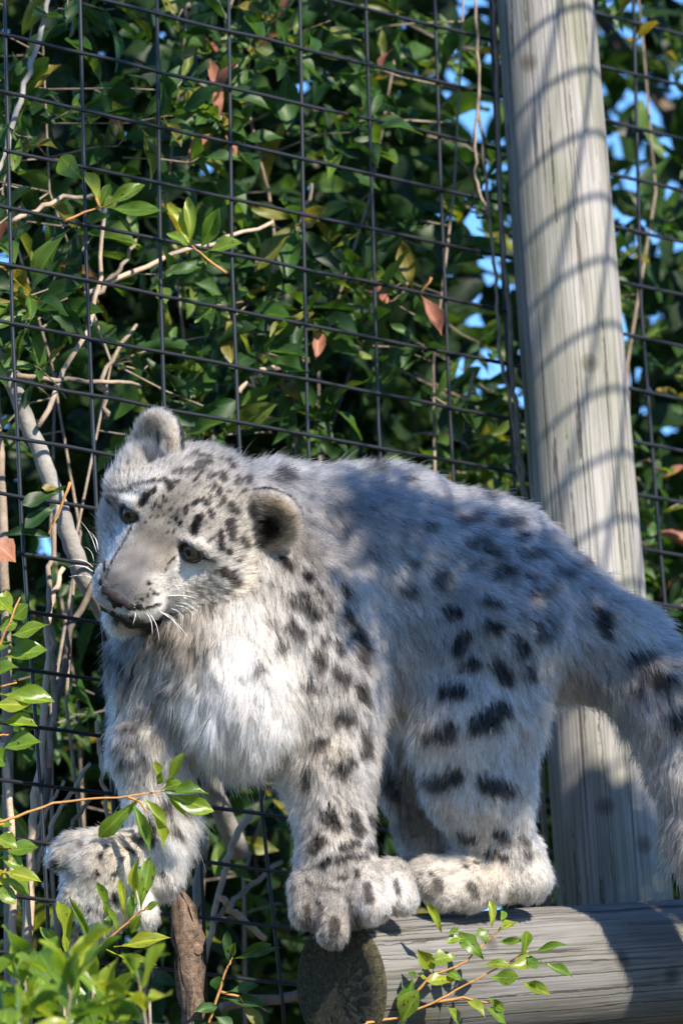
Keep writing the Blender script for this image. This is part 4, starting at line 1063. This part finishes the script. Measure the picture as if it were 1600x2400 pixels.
stick('stem', 'forked grey stem leaning right beside the chest', 'stem', [(212, 1790, 130), (165, 1860, 120), (120, 1930, 120), (80, 2060, 120), (60, 2300, 120)], 5, 6, M_tan, G)
stick('stem', 'thin stem leaning left below the raised twig', 'stem', [(150, 1830, 140), (110, 1900, 140), (70, 2010, 140), (52, 2200, 140), (40, 2500, 140)], 4, 5, M_tan, G)
stick('stem', 'short curved brown stem behind the raised paw', 'stem', [(212, 1875, 90), (180, 1915, 90), (158, 1960, 90), (160, 2080, 90), (120, 2300, 90)], 4.5, 5.5, M_bark, G)
stick('stem', 'grey twisting stem under the muzzle', 'stem', [(240, 1330, 200), (165, 1480, 200), (150, 1560, 200), (120, 1720, 200), (95, 2000, 200)], 8, 10, M_bark_dark, G)
stick('stem', 'dark curved stem in the shade left of the nose', 'stem', [(136, 1180, 60), (118, 1330, 60), (112, 1450, 60), (128, 1560, 70), (118, 1800, 70)], 6, 7, M_bark, G)
stick('stem', 'bright pale stem standing behind the forelegs', 'stem', [(476, 1960, 130), (462, 2080, 130), (455, 2250, 130), (452, 2550, 130)], 9, 11, M_pale, G)
stick('stem', 'pale forked stick in the dark gap between the forelegs', 'stem', [(590, 1900, 320), (545, 1975, 310), (520, 2060, 310), (470, 2300, 310)], 10, 7, M_tan, G)
stick('stem', 'grey leaning stick low between the forelegs', 'stem', [(660, 2020, 300), (560, 2100, 300), (500, 2160, 300)], 6, 8, M_bark, G)
stick('stem', 'short tan stick lying low between the forelegs', 'stem', [(620, 2200, 260), (540, 2130, 260), (520, 2100, 260)], 8, 9, M_tan, G)
stick('stem', 'thick grey branch lying low behind the log end', 'stem', [(520, 2360, 300), (600, 2340, 300), (700, 2335, 300), (820, 2345, 300)], 12, 14, M_bark, G)
for i, (px, py, ex, ey, lab) in enumerate(((215, 700, 320, 560, 'slanting brown branch behind the mesh near the upper left clusters'), (200, 690, 640, 520, 'long grey branch curving behind the mesh in the upper left'), (640, 640, 730, 430, 'brown branch rising behind the centre of the mesh'),
                                          (90, 1000, 250, 470, 'thin upright brown branch left of the ear'), (250, 980, 320, 760, 'upright brown branch above the left ear'), (860, 760, 960, 660, 'pale broken branch behind the mesh above the back'), (1060, 960, 1110, 870, 'short tan branch near the post above the rump'),
                                          (30, 520, 230, 450, 'pale curved branch behind the mesh by the yellow leaves'), (40, 880, 330, 905, 'knobbly pale branch lying level above the left ear'), (560, 920, 660, 860, 'grey twig branch above the nape'))):
    m_ = ((px + ex) / 2 + random.gauss(0, 18), (py + ey) / 2 + random.gauss(0, 12), 150)
    stick('branch', lab, 'branch', [(px, py, 190), m_, (ex, ey, 130)], 7, 4.5, M_tan if i % 2 else M_bark, 'branches in the shrubs', amp=.0016)
# vine along the post
vine = empty('vine', W1(1232, 2300, fence_d(1232, 2300) - 60), 'brown woody vine stems climbing the left side of the post', 'vine')
for poly, r0, r1 in (([(1150, -60), (1158, 60), (1168, 300), (1172, 480), (1183, 640), (1196, 760), (1200, 900), (1212, 1010), (1228, 1160), (1260, 1600), (1290, 2300)], 6, 8),
                     ([(1108, -60), (1118, 120), (1126, 300), (1140, 420), (1150, 560), (1164, 700), (1172, 830), (1196, 960), (1218, 1100), (1240, 1300)], 4, 5),
                     ([(1120, 230), (1112, 350), (1118, 430), (1146, 510)], 4, 4)):
    pts = wiggle([W1(x, y, fence_d(x, y) - 55 + (i % 3) * 6) for i, (x, y) in enumerate(poly)], .0009, 5)
    v, f = tube(pts, [S * (r0 + (r1 - r0) * i / (len(pts) - 1)) for i in range(len(pts))], 7); mesh_obj('stem', v, f, M_bark, vine)
# broken stump branch under the raised paw
stump = empty('stump', W1(455, 2600, fence_d(455, 2600) - 40), 'broken brown branch stump below the raised paw', 'branch stump')
pts = [W1(x, y, d) for x, y, d in ((418, 2085, 95), (428, 2130, 90), (436, 2200, 85), (440, 2240, 88), (445, 2280, 90), (450, 2330, 92), (455, 2400, 95), (462, 2650, 110))]
V_, F_ = tube(pts, [15 * S, 25 * S, 32 * S, 28 * S, 31 * S, 28 * S, 30 * S, 32 * S], 22)
V_ = [(x + random.gauss(0, .0021), y + random.gauss(0, .0021), z + random.gauss(0, .0015)) for x, y, z in V_]
mesh_obj('stem', V_, F_, M_stump, stump)
for (x, y, d, r) in ((448, 2180, 58, 22), (462, 2225, 62, 15)):
    pts = [W1(x, y, d + 20), W1(x, y, d + 3), W1(x + 1, y, d + 1)]
    v, f = tube(pts, [r * S, r * S * .95, r * S * .6], 14); mesh_obj('branch_scar', v, f, M_stump, stump)

# ------------------------------------------------------------------ sprigs in front of the mesh
q2 = lambda x, y: (.4464 * x, 1700 + .4464 * y)
q3 = lambda x, y: (600 + .6378 * x, 1700 + .6378 * y)


def sprig(name, label, cat, stems, leaves, d, q, wk, mat=M_fresh, stemmat=M_twig, r=4.0, seed=0, group=None, dead=()):
    random.seed(seed)
    x, y = q(*stems[0][0]); root = empty(name, W1(x, y, d), label, cat, group)
    for k, st in enumerate(stems):
        pts = wiggle([W1(*q(*p), d + random.gauss(0, 6)) for p in st], .0004, 4)
        v, f = tube(pts, [S * r * (1 - .55 * i / (len(pts) - 1)) for i in range(len(pts))], 7); mesh_obj('stem', v, f, stemmat, root)
    for i, (bx, by, tx, ty, w) in enumerate(leaves):
        b = W1(*q(bx, by), d + random.gauss(0, 8)); dt = random.uniform(-38, 26)
        t = W1(*q(tx, ty), d + dt)
        nh = Vector((random.gauss(.1, .25), -1.0, random.gauss(.45, .25)))
        add_leaf(root, leaf_frame(b, t, nh, w * wk * S * 1.15), M_dead if i in dead else mat)
    return root


sprig('sprig', 'thin twig with drooping green leaves across the left foreleg', 'leafy twig',
      [[(-40, 520), (90, 480), (280, 410), (480, 385), (670, 375), (850, 345)], [(670, 378), (730, 400), (780, 460)]],
      [(850, 320, 1010, 150, 60), (850, 350, 1095, 345, 62), (870, 360, 1125, 450, 92), (860, 350, 1000, 465, 42), (730, 385, 505, 590, 84), (690, 400, 795, 670, 50), (740, 380, 885, 540, 46), (800, 460, 870, 645, 56), (840, 305, 808, 190, 46), (825, 310, 858, 245, 42), (850, 340, 940, 300, 60)],
      -165, q2, .4464, seed=61)
sprig('sprig', 'upright leafy shoot in front of the raised paw', 'leafy twig',
      [[(420, 1330), (480, 1200), (600, 1100), (740, 970), (800, 960)], [(480, 1200), (400, 1090)]],
      [(345, 1190, 312, 925, 100), (430, 1345, 350, 1165, 72), (500, 1165, 368, 900, 36), (560, 1000, 515, 825, 50), (655, 1010, 638, 815, 40), (740, 965, 790, 700, 88), (715, 935, 708, 700, 52), (740, 965, 845, 950, 44), (600, 1165, 895, 1110, 78), (560, 1180, 825, 1295, 40), (690, 1090, 738, 1000, 50), (250, 1085, 325, 1155, 42), (325, 1200, 240, 1050, 60), (560, 1120, 590, 980, 44), (620, 1080, 560, 960, 40), (680, 1030, 700, 880, 46)],
      -150, q2, .4464, seed=62)
sprig('sprig', 'leafy shoot growing up in front of the log', 'leafy twig',
      [[(380, 1110), (420, 1090), (520, 1075), (650, 1020), (760, 960), (870, 900), (1000, 830)], [(540, 1070), (590, 980), (640, 920), (700, 900), (770, 870), (860, 780), (900, 740)], [(650, 1020), (760, 1000), (860, 1020)]],
      [(865, 745, 862, 638, 30), (890, 760, 960, 708, 42), (850, 800, 825, 745, 42), (835, 860, 752, 762, 55), (778, 790, 698, 798, 42), (735, 850, 655, 850, 56), (680, 762, 630, 652, 32), (700, 770, 740, 745, 20), (650, 895, 600, 828, 52), (742, 930, 632, 932, 52), (575, 930, 548, 1055, 62), (528, 1105, 592, 978, 70), (980, 850, 1000, 758, 55), (1000, 838, 1142, 808, 26), (920, 890, 1015, 872, 50), (850, 925, 970, 932, 56), (965, 938, 1078, 992, 42), (1040, 868, 1168, 925, 36), (830, 880, 925, 868, 32), (880, 795, 982, 790, 26), (690, 1020, 772, 1095, 42), (760, 1000, 842, 1065, 36), (830, 1030, 942, 1085, 42), (765, 940, 700, 895, 32), (850, 1000, 920, 1052, 32), (590, 910, 622, 930, 26), (560, 900, 580, 930, 26), (900, 720, 905, 680, 28), (990, 830, 1030, 900, 34)],
      -105, q3, .6378, seed=63)
qi = lambda x, y: (x, y)
sprig('sprig', 'bright green leaf shoot entering at the left edge beside the chest', 'leafy twig',
      [[(-60, 1560), (0, 1510), (30, 1440), (48, 1400)], [(-60, 1660), (0, 1610), (40, 1600)], [(-50, 1760), (-10, 1725), (25, 1720)]],
      [(20, 1490, 120, 1472, 44), (0, 1545, 108, 1515, 46), (-10, 1625, 128, 1648, 44), (-20, 1650, 70, 1652, 40), (-10, 1690, 88, 1705, 40), (10, 1755, 95, 1735, 44), (28, 1450, 70, 1418, 40), (0, 1440, 15, 1385, 34), (30, 1440, -5, 1400, 30), (-5, 1480, 40, 1455, 34), (-30, 1530, 30, 1500, 40), (-20, 1580, 40, 1560, 34), (-30, 1760, 20, 1790, 40)],
      -120, qi, 1.0, seed=64)
sprig('sprig', 'bright green leaf shoot at the left edge beside the raised paw', 'leafy twig',
      [[(-60, 2130), (0, 2060), (30, 2010)], [(-60, 2010), (0, 1985), (30, 1990)], [(-60, 1950), (10, 1930)]],
      [(-5, 1990, 88, 2000, 42), (0, 2040, 98, 2065, 36), (10, 2060, 75, 2095, 46), (-10, 1940, 26, 1925, 36), (0, 2010, 60, 2035, 34), (-20, 2075, 36, 2115, 34), (-10, 1960, 40, 1985, 34), (0, 2000, 30, 1950, 30), (-30, 2040, 20, 2070, 34)],
      -130, qi, 1.0, seed=65)
# bright shrub tips at the lower left, nearer the viewer and out of focus
random.seed(71)
near = empty('shrub', W1(120, 6600, -700), 'bright yellow green shrub tips at the lower left, closest to the viewer', 'shrub')
tw = []
for i in range(17):
    x = random.uniform(-80, 380); y = random.uniform(2180, 2480) + max(0, x - 230) * .5; d = random.uniform(-1900, -700)
    p = W1(x, y, d); ax = Vector((random.gauss(0, .4), random.gauss(-.2, .3), 1)).normalized()
    tw.append(tube([p - ax * .10 + rand_dir() * .01, p - ax * .05, p], [3 * S, 2.4 * S, 1.4 * S], 6))
    for M in whorl(p, ax, random.randint(6, 9), random.uniform(130, 185) * S, .36, .8): add_leaf(near, M, M_fresh)
for i in range(5):
    x = -60 + i * 100; tw.append(tube([W1(120 + i * 20, 6600, -700), W1(x, 3600, -750), W1(x + 20, 2600, -780), W1(x + 10, 2330, -780)], [8 * S, 6 * S, 4.5 * S, 3 * S], 7))
for v, f in tw: mesh_obj('stem', v, f, M_bark, near)
# small shoot low between the stump and the log
sprig('sprig', 'green shoot low in the shade left of the log end', 'leafy twig',
      [[(1080, 1620), (1150, 1400), (1190, 1280), (1220, 1220)], [(1160, 1400), (1300, 1440), (1400, 1500)]],
      [(1200, 1270, 1190, 1085, 46), (1230, 1225, 1430, 1150, 60), (1240, 1225, 1480, 1195, 40), (1150, 1410, 1150, 1320, 70), (1160, 1430, 1410, 1470, 60), (1260, 1430, 1360, 1600, 66), (1140, 1480, 1030, 1490, 60), (1120, 1520, 1220, 1600, 70), (1110, 1560, 1000, 1600, 70), (1180, 1400, 1350, 1380, 50), (1215, 1230, 1240, 1140, 40)],
      70, q2, .4464, seed=66, mat=M_leaf)
sprig('sprig', 'yellow green leaf cluster against the mesh left of centre', 'leafy twig', [[(150, 520), (200, 498), (240, 485)], [(235, 488), (210, 430)]],
      [(240, 485, 375, 505, 34), (240, 488, 340, 430, 32), (238, 480, 200, 405, 34), (195, 420, 140, 365, 50), (232, 484, 258, 430, 26), (238, 486, 272, 470, 30)], 430, qi, 1.0, seed=67, mat=M_fresh)
sprig('sprig', 'upright olive leaf cluster behind the centre of the mesh', 'leafy twig', [[(530, 640), (490, 610), (450, 575)]],
      [(445, 572, 398, 475, 34), (448, 575, 440, 460, 28), (470, 582, 520, 485, 42), (480, 592, 565, 565, 34), (440, 575, 395, 545, 26)], 560, qi, 1.0, seed=68, mat=M_fresh)
sprig('sprig', 'reddish dead leaves hanging behind the mesh above the back', 'leafy twig', [[(1010, 650), (985, 690)]], [(985, 692, 1038, 785, 34), (800, 140, 885, 160, 34)][:1], 900, qi, 1.0, seed=69, dead=(0,))
sprig('sprig', 'reddish brown dead leaf at the left edge beside the pale limb', 'leafy twig', [[(-60, 1230), (-20, 1270)]], [(-30, 1262, 44, 1300, 62)], 120, qi, 1.0, seed=70, dead=(0,))
sprig('sprig', 'green leaf pair in front of the pale limb left of the face', 'leafy twig', [[(165, 1130), (140, 1200), (110, 1260)]], [(155, 1140, 60, 1195, 36), (130, 1185, 58, 1230, 40), (118, 1258, 15, 1245, 26), (150, 1145, 100, 1150, 20)], 190, qi, 1.0, seed=72, mat=M_leaf)

# ------------------------------------------------------------------ out-of-frame shade casters towards the sun: added branches and the side panel
random.seed(81)
SV = Vector(SUN)
shade = empty('unseen_shade_branch', W1(1900, 900, 0) + SV * 1.7, 'unseen leafy branch added outside the frame at the upper right to shade the flank', 'branch')  # added unseen branch, leaves placed sunward of the areas to be shaded
tips = []; tw = []; Ms = []
SH = [(960, 1250, 110), (900, 1420, 90), (1000, 1500, 90), (950, 1620, 80), (1090, 1300, 90), (1150, 1480, 90), (1120, 1620, 90), (1200, 1700, 80), (1080, 1780, 80), (1220, 1840, 70), (1130, 1880, 60), (840, 1180, 60), (1250, 1350, 70),
      (1370, 1300, 80), (1380, 1550, 100), (1360, 1750, 100), (1400, 1900, 100), (1380, 2050, 80), (1530, 1750, 60), (1500, 2200, 120), (1420, 2320, 80), (1580, 2330, 90), (960, 1760, 70), (1000, 1900, 60), (1330, 1130, 60)]
for (x, y, rr) in SH:
    for k in range(max(3, int(rr * rr / 700))):
        a = random.random() * 6.28; r = rr * math.sqrt(random.random())
        X, Y = x + r * math.cos(a), y + r * math.sin(a)
        d0 = dm[int(np.clip(X / 10, 0, GX - 1)), int(np.clip(Y / 10, 0, GY - 1))]
        if d0 > 900: d0 = 760
        p = W1(X, Y, d0) + SV * random.uniform(1.25, 1.7); tips.append(p)
        ax = (rand_dir() + Vector((-.3, 0, -.6))).normalized()
        Ms += whorl(p, ax, 6, 100 * S, .45)


def hang(root, tips, Ms, off, seed):
    c = sum(tips, Vector()) / len(tips); hub = c + off
    main = [c.lerp(hub, .35), c.lerp(hub, .7), hub, hub + Vector((.9, .2, -.3)), hub + Vector((1.3, .4, -1.2)), hub + Vector((1.4, .45, -4.2))]
    v, f = tube(main, [.007, .011, .018, .03, .045, .07], 9); mesh_obj('limb', v, f, M_bark, root)
    tw = []
    for p in tips:
        a = c.lerp(hub, random.uniform(.35, .6)); tw.append(tube([a, p.lerp(a, .45) + rand_dir() * .04, p], [.002, .0015, .0010], 4))
    v, f = merge(tw); mesh_obj('twigs', v, f, M_bark, root)['kind'] = 'stuff'
    for M in Ms[:300]: add_leaf(root, M, M_leaf)
    leaf_mass('leaves', Ms[300:], M_leafs, root, seed)


hang(shade, tips, Ms, Vector((.7, .0, .25)), 5)
shade2 = empty('unseen_shade_branch', W1(1900, -900, 0) + SV * 2.6, 'large unseen leafy branch added outside the frame to shade the shrubs', 'branch')  # second added branch, unseen, darkens the shrubs and trees behind
tips = []; Ms = []


def crosses(p):
    """whether a sun ray point lies where the sunlit post or the cub's sunlit front stand"""
    r = np.array(p) - CAM; k = r @ cF; x = 800 + (r @ cR) / k * D0 / S; y = 1200 - (r @ cU) / k * D0 / S; d = (k - D0) / S
    if abs(d - POST_D(y)) < 260 and 1080 < x < 1500 and y < 1250: return True
    return 180 < x < 900 and 900 < y < 2250 and abs(d) < 260


for k in range(230):
    x, y = (random.uniform(-200, 1180), random.uniform(-250, 1050)) if k < 185 else (random.uniform(1430, 1800), random.uniform(0, 1300))
    p = W1(x, y, fence_d(x, y) + random.choice((350, 700, 1100, 1600, 2200, 3000))) + SV * random.uniform(2.0, 2.5)
    if any(crosses(p - SV * (q * .05)) for q in range(56)): continue
    if math.sin(x / 95 + 1) + math.sin(y / 120 + x / 300) > 0:
        tips.append(p); Ms += whorl(p, (rand_dir() + Vector((-.3, 0, -.6))).normalized(), 6, 170 * S, .45)
hang(shade2, tips, Ms, Vector((-.3, -.2, .9)), 6)
# mesh panel of the side wall whose wires shade the post
pan = empty('mesh_panel', W1(1290, 2600, 760) + SV * 1.15, 'wire mesh side panel of the enclosure, outside the frame at the upper right', 'mesh panel')
pc = W1(1290, 430, POST_D(430)) + SV * 1.15
e1 = Vector((.80, .50, .33)).normalized(); e2 = SV.cross(e1).normalized(); e2 = (e2 + e1 * .55).normalized()
for i in range(-8, 9):
    o1 = e2 * (i * .062); v, f = tube([pc + o1 - e1 * .26, pc + o1 + e1 * .26], .0029, 6); mesh_obj('wire', v, f, M_wire, pan)
for i in range(-5, 6):
    o1 = e1 * (i * .055); v, f = tube([pc + o1 - e2 * .52, pc + o1 + e2 * .52], .0029, 6); mesh_obj('wire', v, f, M_wire, pan)
print('script', round(time.time() - t0, 1))
